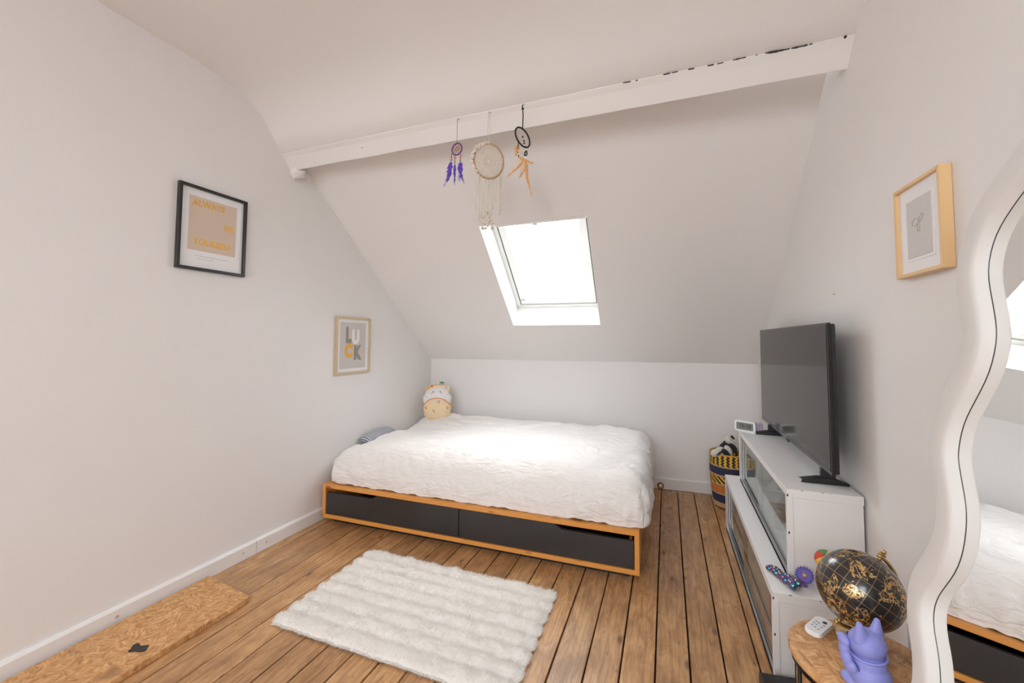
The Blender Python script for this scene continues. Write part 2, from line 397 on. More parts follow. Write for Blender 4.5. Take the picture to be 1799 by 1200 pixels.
def ball(name, c, r, mat, parent=None, s=(1, 1, 1), rot=None, u=20, v=12):
    bm = bmesh.new(); bmesh.ops.create_uvsphere(bm, u_segments=u, v_segments=v, radius=r)
    mt = Matrix.Translation(Vector(c)) @ (rot or Matrix.Identity(4)) @ Matrix.Diagonal((*s, 1)); bmesh.ops.transform(bm, matrix=mt, verts=bm.verts[:])
    return frombm(name, bm, mat, parent, True)
def disc_pts(r, n=24, a=1, b=1, cx=0, cy=0): return [(cx+r*a*cos(2*pi*k/n), cy+r*b*sin(2*pi*k/n)) for k in range(n)]
def rrect(x0, x1, y0, y1, r, n=5):
    P = []
    for cx, cy, a in ((x1-r, y1-r, 0), (x0+r, y1-r, 90), (x0+r, y0+r, 180), (x1-r, y0+r, 270)):
        for k in range(n+1): t = radians(a+90*k/n); P.append((cx+r*cos(t), cy+r*sin(t)))
    return P

def tag(o, label=None, cat=None, group=None, kind=None):
    if label: o['label'] = label
    if cat: o['category'] = cat
    if group: o['group'] = group
    if kind: o['kind'] = kind
    return o
def thing(name, label, cat, loc=(0, 0, 0), rotz=0, group=None):
    o = bpy.data.objects.new(name, None); C.objects.link(o); o.location = loc; o.rotation_euler = (0, 0, rotz); o.empty_display_size = .05
    return tag(o, label, cat, group)
def struct(o, label=None): return tag(o, label, kind='structure')

def text_mesh(name, txt, size, mat, parent, x, z, y=0.0, width=None, bold=0.0, align='CENTER', spacing=1, depth=.0006):
    """flat print in the local XZ plane, facing -Y"""
    cu = bpy.data.curves.new(name, 'FONT'); cu.body = txt; cu.size = size; cu.align_x = align; cu.align_y = 'CENTER'; cu.offset = bold; cu.space_character = spacing; cu.extrude = depth
    to = bpy.data.objects.new(name+'_tmp', cu); C.objects.link(to)
    dg = bpy.context.evaluated_depsgraph_get(); me = bpy.data.meshes.new_from_object(to.evaluated_get(dg))
    bpy.data.objects.remove(to); bpy.data.curves.remove(cu)
    xs = [v.co.x for v in me.vertices]
    k = 1
    if width and xs: k = width/(max(xs)-min(xs))
    for v in me.vertices:
        cx, cy, cz = v.co; v.co = (x+cx*k, y-cz-depth, z+cy)
    me.materials.clear(); me.materials.append(mat); me.name = name
    o = bpy.data.objects.new(name, me); C.objects.link(o); o.parent = parent
    return o

# ------------------------------------------------------------------ ROOM
XL, XR, YF = -2.23, .68, -2.6
def yb(x): return 3.60+(x-XL)*(3.735-3.60)/(XR-XL)
def zk(x): return 1.037+(x-XL)*(.012)/(XR-XL)
T = .12
# floor: every board a part
fl = struct(box('floor', (XL-.1, YF-.1, -.06), (XR+.1, 3.85, -.022), M['gap']), 'worn orange pine floorboards with dark open joints')
pl_mesh = {}
def plank(x0, x1, y0, y1):
    key = (round(x1-x0, 4), round(y1-y0, 3))
    if key not in pl_mesh:
        bm = bmesh.new(); bx(bm, (-(x1-x0)/2, -(y1-y0)/2, -.02), ((x1-x0)/2, (y1-y0)/2, 0))
        ed = [e for e in bm.edges if e.verts[0].co.z > -.001 and e.verts[1].co.z > -.001]
        bmesh.ops.bevel(bm, geom=ed, offset=.0018, segments=1, affect='EDGES')
        me = bpy.data.meshes.new('plank'); bmesh.ops.recalc_face_normals(bm, faces=bm.faces[:]); bm.to_mesh(me); bm.free(); me.materials.append(M['plank']); pl_mesh[key] = me
    o = bpy.data.objects.new('plank', pl_mesh[key]); C.objects.link(o); o.parent = fl; o.location = ((x0+x1)/2, (y0+y1)/2, random.uniform(-.0015, 0))
W_ = .1232; G_ = .0062
for k in range(-18, 7):
    xa = max(XL-.02, -.055+W_*k); xb = min(XR+.02, -.055+W_*(k+1))
    if xb-xa < .01: continue
    cuts = [YF, 3.78]
    if k % 5 == 2: cuts = [YF, .35, 3.78]
    if k % 7 == 4: cuts = [YF, -.9, 3.78]
    for a, b in zip(cuts, cuts[1:]): plank(xa+G_/2, xb-G_/2, a, b-.003)

# walls
def wall_prism(name, x0, x1, label):
    return None
zc = 2.62
WX0, WX1, WZ0, WZ1 = -1.75, .25, .75, 2.35
def sideprofile(x, right):
    if not right: return [(YF, 0), (yb(x)+.0, 0), (yb(x), zk(x)), (1.92, 2.441), (1.76, 2.548), (1.60, 2.62), (1.3, 2.64), (YF+1.7, 2.64), (YF, 1.3)]
    return [(YF, 0), (yb(x), 0), (yb(x), zk(x)), (1.88, 2.64), (1.88, 2.36), (1.83, 2.385), (1.76, 2.42), (1.58, 2.53), (1.40, 2.60), (1.2, 2.64), (YF+1.7, 2.64), (YF, 1.3)]
# simple generous walls: solid slabs reaching past the ceiling surfaces
struct(prism('wall_left', [(YF-.1, -.05), (3.9, -.05), (3.9, 1.2), (1.75, 3.0), (YF-.1, 3.0)], XL-T, XL, M['wall'], axis='x'), 'white plaster wall left of the bed')
struct(prism('wall_right', [(YF-.1, -.05), (3.9, -.05), (3.9, 1.2), (1.75, 3.0), (YF-.1, 3.0)], XR, XR+T, M['wall'], axis='x'), 'white plaster wall behind the television')
bw = [(XL-T, yb(XL-T)), (XR+T, yb(XR+T)), (XR+T, yb(XR+T)+.12), (XL-T, yb(XL-T)+.12)]
v = [(x, y, z) for z in (-.05, 1.08) for x, y in bw]
struct(mk('wall_back', v, [(0, 3, 2, 1), (4, 5, 6, 7), (0, 1, 5, 4), (1, 2, 6, 5), (2, 3, 7, 6), (3, 0, 4, 7)], M['wall']), 'low white knee wall behind the bed')

# lower slope with the skylight opening
hTL, hBL, hBR, hTR = [Vector(p) for p in ((-1.19, 2.507, 2.004), (-1.222, 3.273, 1.355), (-.495, 3.308, 1.356), (-.46, 2.534, 2.012))]
nS = (hBR-hBL).cross(hTL-hBL).normalized()
if nS.z < 0: nS = -nS
xa, xb_ = XL-.02, XR+.02
def slopeL(x, y):   # ruled surface between the two gables
    t = (x-XL)/(XR-XL); zl = 1.037+.83*(3.60-y); zr = 1.047+.862*(3.735-y); return zl*(1-t)+zr*t
def sp(x, y): return Vector((x, y, slopeL(x, y)))
sv = []; sf = []
TT = 1.66
def addq(a, b, c, d):
    i = len(sv); sv.extend([a, b, c, d]); sf.append((i, i+1, i+2, i+3))
kL, kR = Vector((xa, yb(xa), zk(xa))), Vector((xb_, yb(xb_), zk(xb_)))
yt = 1.84
def col(x): return Vector((x, yb(x), zk(x)))
# left part, right part, below and above the opening
addq(kL, col(hBL.x), hBL, sp(xa, hBL.y)); addq(sp(xa, hBL.y), hBL, hTL, sp(xa, hTL.y)); addq(sp(xa, hTL.y), hTL, sp(hTL.x, yt), sp(xa, yt))
addq(col(hBL.x), col(hBR.x), hBR, hBL); addq(hTL, hTR, sp(hTR.x, yt), sp(hTL.x, yt))
addq(col(hBR.x), kR, sp(xb_, hBR.y), hBR); addq(hBR, sp(xb_, hBR.y), sp(xb_, hTR.y), hTR); addq(hTR, sp(xb_, hTR.y), sp(xb_, yt), sp(hTR.x, yt))
# outer skin
n0 = len(sv); off = nS*.26
outer = [(a+off) for a in sv]
allv = sv+outer; allf = sf+[tuple(i+n0 for i in reversed(f)) for f in sf]
cs = struct(mk('ceiling_slope', allv, allf, M['ceil']), 'sloping white ceiling around the skylight')
cs.name = 'ceiling_slope'
# reveal of the opening: four faces
def Wp(u, v, d):
    a = hBL.lerp(hBR, u); b = hTL.lerp(hTR, u); return a.lerp(b, v)+nS*d
def wbox(name, u0, u1, v0, v1, d0, d1, mat, parent, bevel=0):
    return box(name, (u0, v0, d0), (u1, v1, d1), mat, parent, f=lambda a, b, c: Wp(a, b, c), bevel=bevel, seg=1)
wn = thing('window_1', None, None); tag(wn, 'roof window with white frame in the sloping ceiling', kind='structure')
rv = [Wp(0, 0, 0), Wp(1, 0, 0), Wp(1, 1, 0), Wp(0, 1, 0)]; D_ = .30
rvo = [Wp(0, 0, D_), Wp(1, 0, D_), Wp(1, 1, D_), Wp(0, 1, D_)]
fc = [(0, 1, 5, 4), (1, 2, 6, 5), (2, 3, 7, 6), (3, 0, 4, 7)]
mk('reveal', rv+rvo, fc, M['frame_white'], wn)
# thin lip of the plaster opening
FW = .045; FV = .03
for nm, a in (('frame_rail', (0, 1, 0, FV)), ('frame_rail', (0, 1, 1-FV, 1)), ('frame_stile', (0, FW, FV, 1-FV)), ('frame_stile', (1-FW, 1, FV, 1-FV))):
    wbox(nm, *a, .205, .27, M['frame_white'], wn, .002)
g0 = .010
for a in ((FW, 1-FW, FV, FV+.008), (FW, FW+g0, FV, 1-FV), (1-FW-g0, 1-FW, FV, 1-FV), (FW, 1-FW, 1-FV-.008, 1-FV)):
    wbox('gasket', *a, .222, .265, M['gasket'], wn)
SU, SV = FW+g0, FV+.008; su, svv = .075, .052
for nm, a in (('sash_rail', (SU, 1-SU, SV, SV+svv)), ('sash_rail', (SU, 1-SU, 1-SV-svv, 1-SV)), ('sash_stile', (SU, SU+su, SV+svv, 1-SV-svv)), ('sash_stile', (1-SU-su, 1-SU, SV+svv, 1-SV-svv))):
    wbox(nm, *a, .212, .275, M['frame_white'], wn, .003)
wbox('pane', SU+su-.004, 1-SU-su+.004, SV+svv-.004, 1-SV-svv+.004, .247, .251, M['glass'], wn)
wbox('outer_rail', .12, .88, .145, .149, .30, .304, M['gasket'], wn)
wbox('hinge_plate', SU+.012, SU+.06, SV+svv, SV+svv+.006, .2115, .222, M['gasket'], wn)
wbox('hinge_plate', 1-SU-.06, 1-SU-.012, SV+svv, SV+svv+.006, .2115, .222, M['alu'], wn)
wbox('top_trim', .14, .99, .972, .998, .012, .035, M['frame_white'], wn, .002)
wbox('latch', .50, .545, .955, .972, .016, .030, M['alu'], wn, .002)

# upper ceiling: ruled between a left and a right profile, rounded cove into the flat part
pl = [(1.95, 2.362), (1.90, 2.367), (1.82, 2.377), (1.76, 2.465), (1.69, 2.545), (1.60, 2.605), (1.48, 2.632), (1.3, 2.648), (.9, 2.648), (.0, 2.645), (-.6, 2.645), (-1.3, 2.64)]
pr_ = [(1.95, 2.384), (1.90, 2.387), (1.85, 2.392), (1.76, 2.438), (1.66, 2.49), (1.56, 2.533), (1.42, 2.582), (1.26, 2.620), (.9, 2.64), (.0, 2.645), (-.6, 2.645), (-1.3, 2.64)]
nx = 12; cv = []; cf = []
for i in range(nx+1):
    t = i/nx; x = XL-.02+(XR-XL+.04)*t
    for (ya, za), (y2, z2) in zip(pl, pr_):
        cv.append((x, ya*(1-t)+y2*t, za*(1-t)+z2*t))
npf = len(pl); flat_end = 11
holes = [(3, 5), (7, 9)]       # added rear roof windows (between x steps)
for i in range(nx):
    for j in range(npf-1):
        cf.append((i*npf+j, i*npf+j+1, (i+1)*npf+j+1, (i+1)*npf+j))
co = struct(mk('ceiling', cv, cf, M['ceil'], smooth=True), 'white ceiling curving down above the beam')
# rear slope behind the camera with two big roof windows added to let in fill light
def rs(x, s): return Vector((x, -1.3+(YF-.05+1.3)*s, 2.64+(1.30-2.64)*s))
rsv = []; rsf = []
xs = [XL-.02, -1.95, -.85, -.60, .50, XR+.02]; ss = [0, .08, .92, 1]
for i, x in enumerate(xs):
    for s_ in ss: rsv.append(rs(x, s_))
for i in range(5):
    for j in range(3):
        if i in (1, 3) and j == 1: continue
        a = i*4+j; rsf.append((a, a+1, a+5, a+4))
struct(mk('ceiling_rear', rsv, rsf, M['ceil']), 'rear roof slope behind the camera')
struct(box('wall_front', (XL-T, YF-.15, -.05), (XR+T, YF-.03, 1.34), M['wall']), 'low wall behind the camera')
for wi, (xa2, xb2) in enumerate(((-1.95, -.85), (-.60, .50))):
    wt = thing('window_%d' % (wi+2), None, None); tag(wt, 'unseen rear roof window added to let in fill light', kind='structure')
    nR = (rs(1, 0)-rs(0, 0)).cross(rs(0, 1)-rs(0, 0)).normalized()
    if nR.z < 0: nR = -nR
    def RP(a, b, c, xa2=xa2, xb2=xb2): return rs(xa2+(xb2-xa2)*a, .08+.84*b)+nR*c
    for a, b in (((0, 0), (1, .05)), ((0, .95), (1, 1)), ((0, .05), (.06, .95)), ((.94, .05), (1, .95))):
        box('sash', (a[0], a[1], 0), (b[0], b[1], .06), M['frame_white'], wt, f=RP)
    box('pane', (.06, .05, .03), (.94, .95, .034), M['glass'], wt, f=RP)
    cc = RP(.5, .5, .12); area('daylight_portal', cc, cc-nR, 1.1, 1.6)
cs_ = Wp(.5, .5, .33); area('daylight_portal', cs_, cs_-nS, .80, 1.08)

# beam (purlin)
def beamf(x, y, z):
    t = (x-XL)/(XR-XL); return (x, y+.030*t, z+(.014 if 1.815 < y < 1.825 else .006)*t)
bmx = bmesh.new()
prof = [(1.902, 2.302), (1.894, 2.299), (1.842, 2.360), (1.820, 2.374), (1.832, 2.43), (2.0, 2.47), (1.99, 2.42)]
nseg = 40; rings = []
for i in range(nseg+1):
    x = XL-.01+(XR-XL+.02)*i/nseg
    rings.append([bmx.verts.new(Vector(beamf(x, y, z))+Vector((0, noise.noise(Vector((x*4, k, 0)))*.002, noise.noise(Vector((x*4, k, 5)))*.003))) for k, (y, z) in enumerate(prof)])
for A, B in zip(rings, rings[1:]):
    for k in range(len(prof)): bmx.faces.new([A[k], A[(k+1) % len(prof)], B[(k+1) % len(prof)], B[k]])
beam = struct(frombm('trim_1', bmx, M['beam']), 'white painted roof beam crossing below the ceiling')
# chipped dark crack line along the top of the beam and old nail holes
def crackpatch(x0, x1, th=.004, dz=0):
    pts = []; n = 14
    for k in range(n+1):
        x = x0+(x1-x0)*k/n; pts.append((x, th*.7*(.35+.65*sin(pi*k/n)**.5)*random.uniform(.35, 1)))
    t0 = (x0-XL)/(XR-XL)
    vs = []
    for x, h in pts:
        t = (x-XL)/(XR-XL); y = 1.820+.03*t-.004; z = 2.374+.014*t+dz+.001*sin(x*23)
        vs += [(x, y, z-h), (x, y, z+h), (x, y+.008, z-h), (x, y+.008, z+h)]
    fs = []
    for k in range(n):
        a = 4*k; fs += [(a, a+1, a+5, a+4), (a+1, a+3, a+7, a+5), (a+2, a, a+4, a+6)]
    mk('chipped_crack', vs, fs, M['crack'], beam)
for a, b, t in ((-.17, -.135, .0028), (-.115, -.105, .002), (.0, .03, .0022), (.035, .06, .0018), (.10, .125, .0025), (.175, .20, .0016), (.21, .235, .0016), (.27, .318, .0028), (.352, .358, .002), (.385, .47, .0055), (.475, .53, .0035), (.535, .545, .002), (.645, .655, .007)):
    crackpatch(a, b, t)
for x, dz in ((-2.15, .02), (-1.87, .012), (-1.75, .01), (-1.64, -.05), (-2.02, -.08)):
    t = (x-XL)/(XR-XL)
    ball('nail_hole', (x, (1.822 if dz > 0 else (1.859 if dz > -.07 else 1.880))+.03*t, (2.379 if dz > 0 else 2.340 if dz > -.07 else 2.318)+.006*t), .0042, M['crack'], beam, (1, .4, .8), u=8, v=6)
# lump of plaster under the left end of the beam
bm = bmesh.new(); bmesh.ops.create_icosphere(bm, subdivisions=3, radius=1)
for v_ in bm.verts:
    n_ = noise.noise(v_.co*2.2); v_.co = Vector((-2.195+v_.co.x*.045*(1+n_*.4), 1.915+v_.co.y*.045, 2.285+v_.co.z*.034*(1+n_*.6)))
frombm('plaster_lump', bm, M['beam'], beam, True)

sc_ = tube('scuff', [(XR-.0005, 2.155, 1.438), (XR-.001, 2.141, 1.433), (XR-.0005, 2.125, 1.437)], .0016, M['pale_ink'], bpy.data.objects['wall_right'], 5)
# baseboards
def base_l(y0, y1, name):
    o = prism(name, [(XL-.01, 0), (XL+.018, 0), (XL+.018, .068), (XL+.012, .077), (XL-.01, .078)], y0, y1, M['white'], axis='y')
    return struct(o, 'white skirting board along the left wall')
b1 = base_l(YF, 1.735, 'baseboard_left'); b2 = base_l(1.738, 3.60, 'baseboard_left')
b2['label'] = 'short white skirting board beside the bed'
b1['label'] = 'long white skirting board behind the chipboard plank'
for par, y in ((b1, 1.10), (b1, 1.66), (b2, 1.80)):
    lathe('screw', [(0, .0), (.007, 0), (.006, .0015), (.003, .001), (0, .0005)], M['silver'], par, 12, (XL+.0178, y, .04), (1, 0, 0))
o = box('baseboard_back', (XL, 0, 0), (XR, .018, .088), M['white'], f=lambda x, y, z: (x, yb(x)-.018+y, z), bevel=.003, seg=1)
struct(o, 'white skirting board along the knee wall')

# ------------------------------------------------------------------ BED
BEDL = (-.142, 2.228, 0); BEDR = radians(1.4)
bed = thing('bed_frame', 'orange pine bed frame with two black-brown drawers under the white duvet', 'bed', BEDL, BEDR)
BL = 2.035; BW = 1.36
rt = .024
prism('top_rail', [(-BL, .256), (0, .256), (-rt, .256-rt), (-BL+rt, .256-rt)], 0, .10, M['pine'], bed, 'y', .0012)
prism('bottom_rail', [(-BL, .036), (-BL+rt, .036+rt), (-rt, .036+rt), (0, .036)], 0, .05, M['pine'], bed, 'y', .0012)
prism('side_panel', [(-rt, .036+rt), (0, .036), (0, .256), (-rt, .256-rt)], 0, BW, M['pine_v'], bed, 'y', .0012)
prism('side_panel', [(-BL, .036), (-BL+rt, .036+rt), (-BL+rt, .256-rt), (-BL, .256)], 0, BW, M['pine_v'], bed, 'y', .0012)
box('back_rail', (-BL+rt, BW-.02, .036), (-rt, BW, .256), M['pine'], bed)
box('plinth', (-BL+.05, .05, 0), (-.05, BW-.05, .036), M['black'], bed)
box('platform', (-BL+rt, .10, .20), (-rt, BW-.02, .225), M['pine'], bed)
zb, zt = .063, .229
xm = -1.022
def drawer(x0, x1, notch_left):
    nd = .026
    if notch_left: pts = [(x0, zb), (x1, zb), (x1, zt), (x0+.405, zt), (x0+.365, zt-nd), (x0, zt-nd)]
    else: pts = [(x0, zb), (x1, zb), (x1, zt-nd), (x0+.62, zt-nd), (x0+.575, zt), (x0, zt)]
    d = prism('drawer', pts, .006, .024, M['drawer'], bed, 'y', .0012)
    box('drawer_box', (x0+.012, .025, zb+.002), (x0+.024, .6, zt-nd-.005), M['pine'], d)
    box('drawer_box', (x1-.024, .025, zb+.002), (x1-.012, .6, zt-nd-.005), M['pine'], d)
    box('drawer_bottom', (x0+.024, .025, zb+.002), (x1-.024, .6, zb+.010), M['drawer'], d)
drawer(-BL+rt+.003, xm-.0025, True); drawer(xm+.0025, -rt-.003, False)
box('divider', (xm-.009, .03, .06), (xm+.009, .6, .2), M['drawer'], bed)

# duvet: draped shell, local bed coordinates
def duvet():
    NA, NB = 260, 190; vs = []; x0, x1, y0, y1 = -BL-.0, .055, .022, BW+.015
    cx, cy, hx, hy = (x0+x1)/2, (y0+y1)/2, (x1-x0)/2, (y1-y0)/2
    def fold(p, s): return noise.fractal(p, 1.0, 2.0, s)
    for i in range(NA+1):
        a = -1+2*i/NA
        for j in range(NB+1):
            b = -1+2*j/NB
            rcx, rcy = .125, .13
            s1 = .84; s2 = .80
            da = max(0, (abs(a)-s1)/(1-s1)); db = max(0, (abs(b)-s2)/(1-s2))
            def R(s, d, h, rc, s1_):
                if d <= 0: return s/s1_*(h-rc)
                ang = min(1, d*1.0)*pi/2
                rr = (h-rc)+rc*sin(min(ang*1.25, pi/2))
                if ang*1.25 > pi/2: rr -= .010*(ang*1.25-pi/2)/(.4)
                return rr
            X = cx+math.copysign(R(abs(a), da, hx, rcx, s1), a); Y = cy+math.copysign(R(abs(b), db, hy, rcy, s2), b)
            d = min(1, (da**2.6+db**2.6)**(1/2.6))
            kc = min(da, db)
            if kc > 0:
                X -= math.copysign(.055*min(1, kc)**1.5, a); Y -= math.copysign(.055*min(1, kc)**1.5, b)
            # height field
            top = .478
            top += .040*math.exp(-((Y-.12)/.12)**2)*min(1, max(0, (X+BL)/.35))           # rolled front edge
            top += .055*max(0, (Y-.9)/.45)                                   # rises to the back
            top += -.020*math.exp(-((X+BL)/.14)**2)*(1-max(0, (Y-.8)/.5)*.8)         # falls at the left end
            top += .018*noise.noise(Vector((X*2.1, Y*2.6, 3))) + .010*noise.noise(Vector((X*5, Y*7, 8)))
            hem = .2585 + .012*noise.noise(Vector((X*9+Y*3, Y*9, 1)))+.008*noise.noise(Vector((X*25, Y*25, 2)))
            if a > 0 and da > .2: hem += -.0
            hem = max(hem, .2575)
            dz = (1-cos(min(1, d)*pi/2))
            dz = d**1.9*.55+dz*.45
            Z = top*(1-dz)+hem*dz
            # wrinkles
            p = Vector((X*2.2+Y*.8, Y*9-X*1.2, 0)); p = p+Vector((noise.noise(Vector((X*3, Y*3, 11)))*1.2, noise.noise(Vector((X*3, Y*3, 17)))*1.5, 0)); wtop = (abs(fold(p, 4))*.030-.008)+.006*abs(noise.noise(Vector((X*14+Y*9, Y*16-X*11, 3))))
            q = Vector((X*17, Y*17, Z*5)); wside = noise.noise(q)*.013+noise.noise(q*2.1)*.006+noise.noise(Vector((X*8, Y*8, Z*14+X*3)))*.012
            k = min(1, d*1.6)
            Z += wtop*(1-k)
            fr = math.exp(-((X-.0)/.22)**2)          # gathered folds at the right end
            Z += (1-k)*fr*.010*noise.noise(Vector((X*9, Y*22, 4)))
            if k > 0:
                if db >= da: Y += math.copysign(wside*k, b) * (1 if d < .93 else .5)
                if da > db: X += math.copysign(wside*k*1.3, a)
            if db > 0 and b < 0: Y = max(Y, -.004)
            if a < 0: X = max(X, -BL-.018)
            if Z < .2575: Z = .2575
            vs.append((X, Y, Z))
    fs = [(i*(NB+1)+j, (i+1)*(NB+1)+j, (i+1)*(NB+1)+j+1, i*(NB+1)+j+1) for i in range(NA) for j in range(NB)]
    o = mk('duvet', vs, fs, M['linen'], None, True); o.location = BEDL; o.rotation_euler = (0, 0, BEDR)
    return tag(o, 'rumpled white cotton duvet spread over the pine bed', 'duvet')
duvet()
# striped pillow at the left wall edge
def pillow(name, c, sx, sy, sz, mat, parent=None, rot=(0, 0, 0)):
    bm = bmesh.new(); n = 14; R_ = Matrix.Rotation(rot[2], 4, 'Z') @ Matrix.Rotation(rot[1], 4, 'Y') @ Matrix.Rotation(rot[0], 4, 'X')
    g = {}
    for s in (1, -1):
        for i in range(n+1):
            for j in range(n+1):
                a, b = -1+2*i/n, -1+2*j/n
                edge = (i in (0, n) or j in (0, n))
                if s == -1 and edge: g[s, i, j] = g[1, i, j]; continue
                h = ((1-a*a)*(1-b*b))**.38
                x = a*(1-.06*b*b*(1-abs(a)*.0)); y = b*(1-.06*a*a)
                p = Vector((x*sx, y*sy, s*h*sz*(1+.15*noise.noise(Vector((a*2, b*2, s)))))); p = R_ @ p + Vector(c)
                g[s, i, j] = bm.verts.new(p)
    for s in (1, -1):
        for i in range(n):
            for j in range(n): bm.faces.new([g[s, i, j], g[s, i+1, j], g[s, i+1, j+1], g[s, i, j+1]][::s])
    return frombm(name, bm, mat, parent, True)
p_ = pillow('pillow', (0, 0, 0), .055, .17, .035, M['stripe']); p_.location = (-2.165, 2.72, .470); p_.rotation_euler = (radians(4), radians(8), 0)
tag(p_, 'grey striped pillow edge poking out between duvet and left wall', 'pillow')

# plush toy
pt = thing('plush_toy', 'cream and white plush toy with leaf sprout sitting in the bed corner', 'plush toy', (-2.015, 3.37, .488), radians(26))
body = lathe('body', [(0, .0), (.085, .004), (.118, .03), (.128, .09), (.126, .15), (.110, .20), (.08, .235), (0, .25)], M['cream'], pt, 32, sy=.62)
bm = bmesh.new(); bmesh.ops.create_uvsphere(bm, u_segments=32, v_segments=20, radius=1)
for v_ in bm.verts:
    x, y, z = v_.co
    fl_ = 1+.28*max(0, -z)**1.2
    v_.co = Vector((x*.118*fl_, y*.082*fl_, .235+z*.075-(.055*abs(x)**2.2 if z < .2 else .02*abs(x)**2)))
for v_ in bm.verts:
    if v_.co.y < 0:
        # front opening arch over the cream body
        pass
RYp = lambda d: Matrix.Rotation(radians(d), 4, 'Y')
hood = frombm('hood', bm, M['plush_white'], pt, True)
for s in (-1, 1): ball('hood_flap', (s*.098, -.012, .188), .043, M['plush_white'], pt, (.75, 1.28, 1.1), RYp(s*12))
# curved orange hem between hood and body
hem = [(.128*sin(t)*1.0, -.084*cos(t)-.008*abs(cos(t)), .205-.075*(abs(sin(t))**2.4)) for t in [(-1.45+2.9*k/24) for k in range(25)]]
tube('hem_piping', hem, .0035, M['orange'], hood, 8)
bib = []
cr = ball('crown', (0, .01, .302), .075, M['cream'], pt, (1.1, .7, .28))
for s in (-1, 1):
    e = ball('ear', (s*.098, .02, .275), .022, M['plush_peach'] if s < 0 else M['cream'], pt, (.8, .6, 1.3))
    ball('eye', (s*.032, -.079, .262), .0055, M['black'], hood, (1, .5, 1), u=10, v=8)
    ball('cheek', (s*.047, -.077, .248), .008, M['pink'], hood, (1.4, .4, .5), u=10, v=8)
    ball('paw', (s*.098, -.052, .112), .012, M['orange'], pt, (.7, .5, 1.1), u=12, v=8)
ball('mouth', (0, -.084, .258), .003, M['ink'], hood, (1.5, .4, .6), u=8, v=6)
ball('forelock', (-.045, -.02, .305), .022, M['orange'], pt, (1.1, .8, .55))
for x, z, rx in ((.018, .165, 0), (-.022, .085, .3)):
    pc = ball('peach_patch', (x, -.081, z), .013, M['pink'], pt, (1, .15, .85), u=12, v=8)
    ball('patch_leaf', (x-.008 if rx else x+.006, -.083, z+.012), .006, M['green'], pc, (1.3, .2, .6), u=8, v=6)
lf = thing('leaf_sprout', None, None); lf.parent = pt
for a in range(5):
    an = a*2*pi/5
    ball('leaf', (.038+.012*cos(an), .01*sin(an), .335+.004*(a % 2)), .012, M['green'], lf, (1, 1, .7), u=10, v=8)

# ------------------------------------------------------------------ RUG
def rug():
    x0, x1, y0, y1 = -1.60, -.52, 1.345, 1.99
    rt_ = thing('shaggy_rug', 'ivory faux fur rug with ridged rows on the floorboards', 'rug', (0, 0, 0))
    NX, NY = 150, 110; vs = []; rows = 8
    def edge(s): return .012*abs(sin(s*pi))
    def P(a, b):
        x = x0+(x1-x0)*a; y = y0+(y1-y0)*b
        sc = .016*abs(sin(b*rows*pi))+.005*noise.noise(Vector((x*14, y*14, 0)))
        scy = .006*noise.noise(Vector((x*18, 3, 0)))+.004*abs(sin(a*34))
        if a < .04: x -= sc*(1-a/.04)
        if a > .96: x += sc*((a-.96)/.04)*.8
        if b > .96: y += scy*((b-.96)/.04)
        if b < .04: y -= scy*.5*(1-b/.04)
        x += .022*(.5-b)*0+(.012 if 0 else 0)
        h = .009+.016*abs(sin(b*rows*pi))**.7+.011*noise.noise(Vector((x*17, y*17, 1)))+.004*noise.noise(Vector((x*60, y*60, 2)))
        m = min(a, 1-a, b, 1-b)/.02
        h = h*min(1, max(.12, m)**.5)
        return Vector((x, y, max(.003, h)))
    for i in range(NX+1):
        for j in range(NY+1): vs.append(P(i/NX, j/NY))
    fs = [(i*(NY+1)+j, (i+1)*(NY+1)+j, (i+1)*(NY+1)+j+1, i*(NY+1)+j+1) for i in range(NX) for j in range(NY)]
    mk('backing', vs, fs, M['fur_base'], rt_, True)
    V = []; F = []
    for k in range(60000):
        a, b = random.random(), random.random()
        if k % 6 == 0:
            sd = random.randrange(4)
            if sd == 0: a = random.uniform(0, .008)
            elif sd == 1: a = random.uniform(.992, 1)
            elif sd == 2: b = random.uniform(0, .01)
            else: b = random.uniform(.99, 1)
        p = P(a, b)
        ph = (b*rows) % 1
        swirl = noise.noise(Vector((p.x*9, p.y*9, 7)))*3
        d = Vector((cos(swirl)*.6+(random.random()-.5), (ph-.5)*1.4+sin(swirl)*.4+(random.random()-.5)*.8, .75+random.random()*.4)).normalized()
        if a < .01: d = (d+Vector((-1, 0, -.3))).normalized()
        if a > .99: d = (d+Vector((1, 0, -.3))).normalized()
        if b < .012: d = (d+Vector((0, -1, -.3))).normalized()
        if b > .988: d = (d+Vector((0, 1, -.3))).normalized()
        ln = random.uniform(.008, .016); wd = .0009
        s = d.cross(Vector((random.random()-.5, random.random()-.5, .1))).normalized()*wd
        tip = p+d*ln; tip.z = max(tip.z, .002)
        i0 = len(V); base = p-Vector((0, 0, .001)); base.z = max(base.z, .001)
        V += [base-s, base+s, tip]; F.append((i0, i0+1, i0+2))
    o = mk('fur', V, F, M['fur'], rt_); tag(o, kind='stuff')
rug()

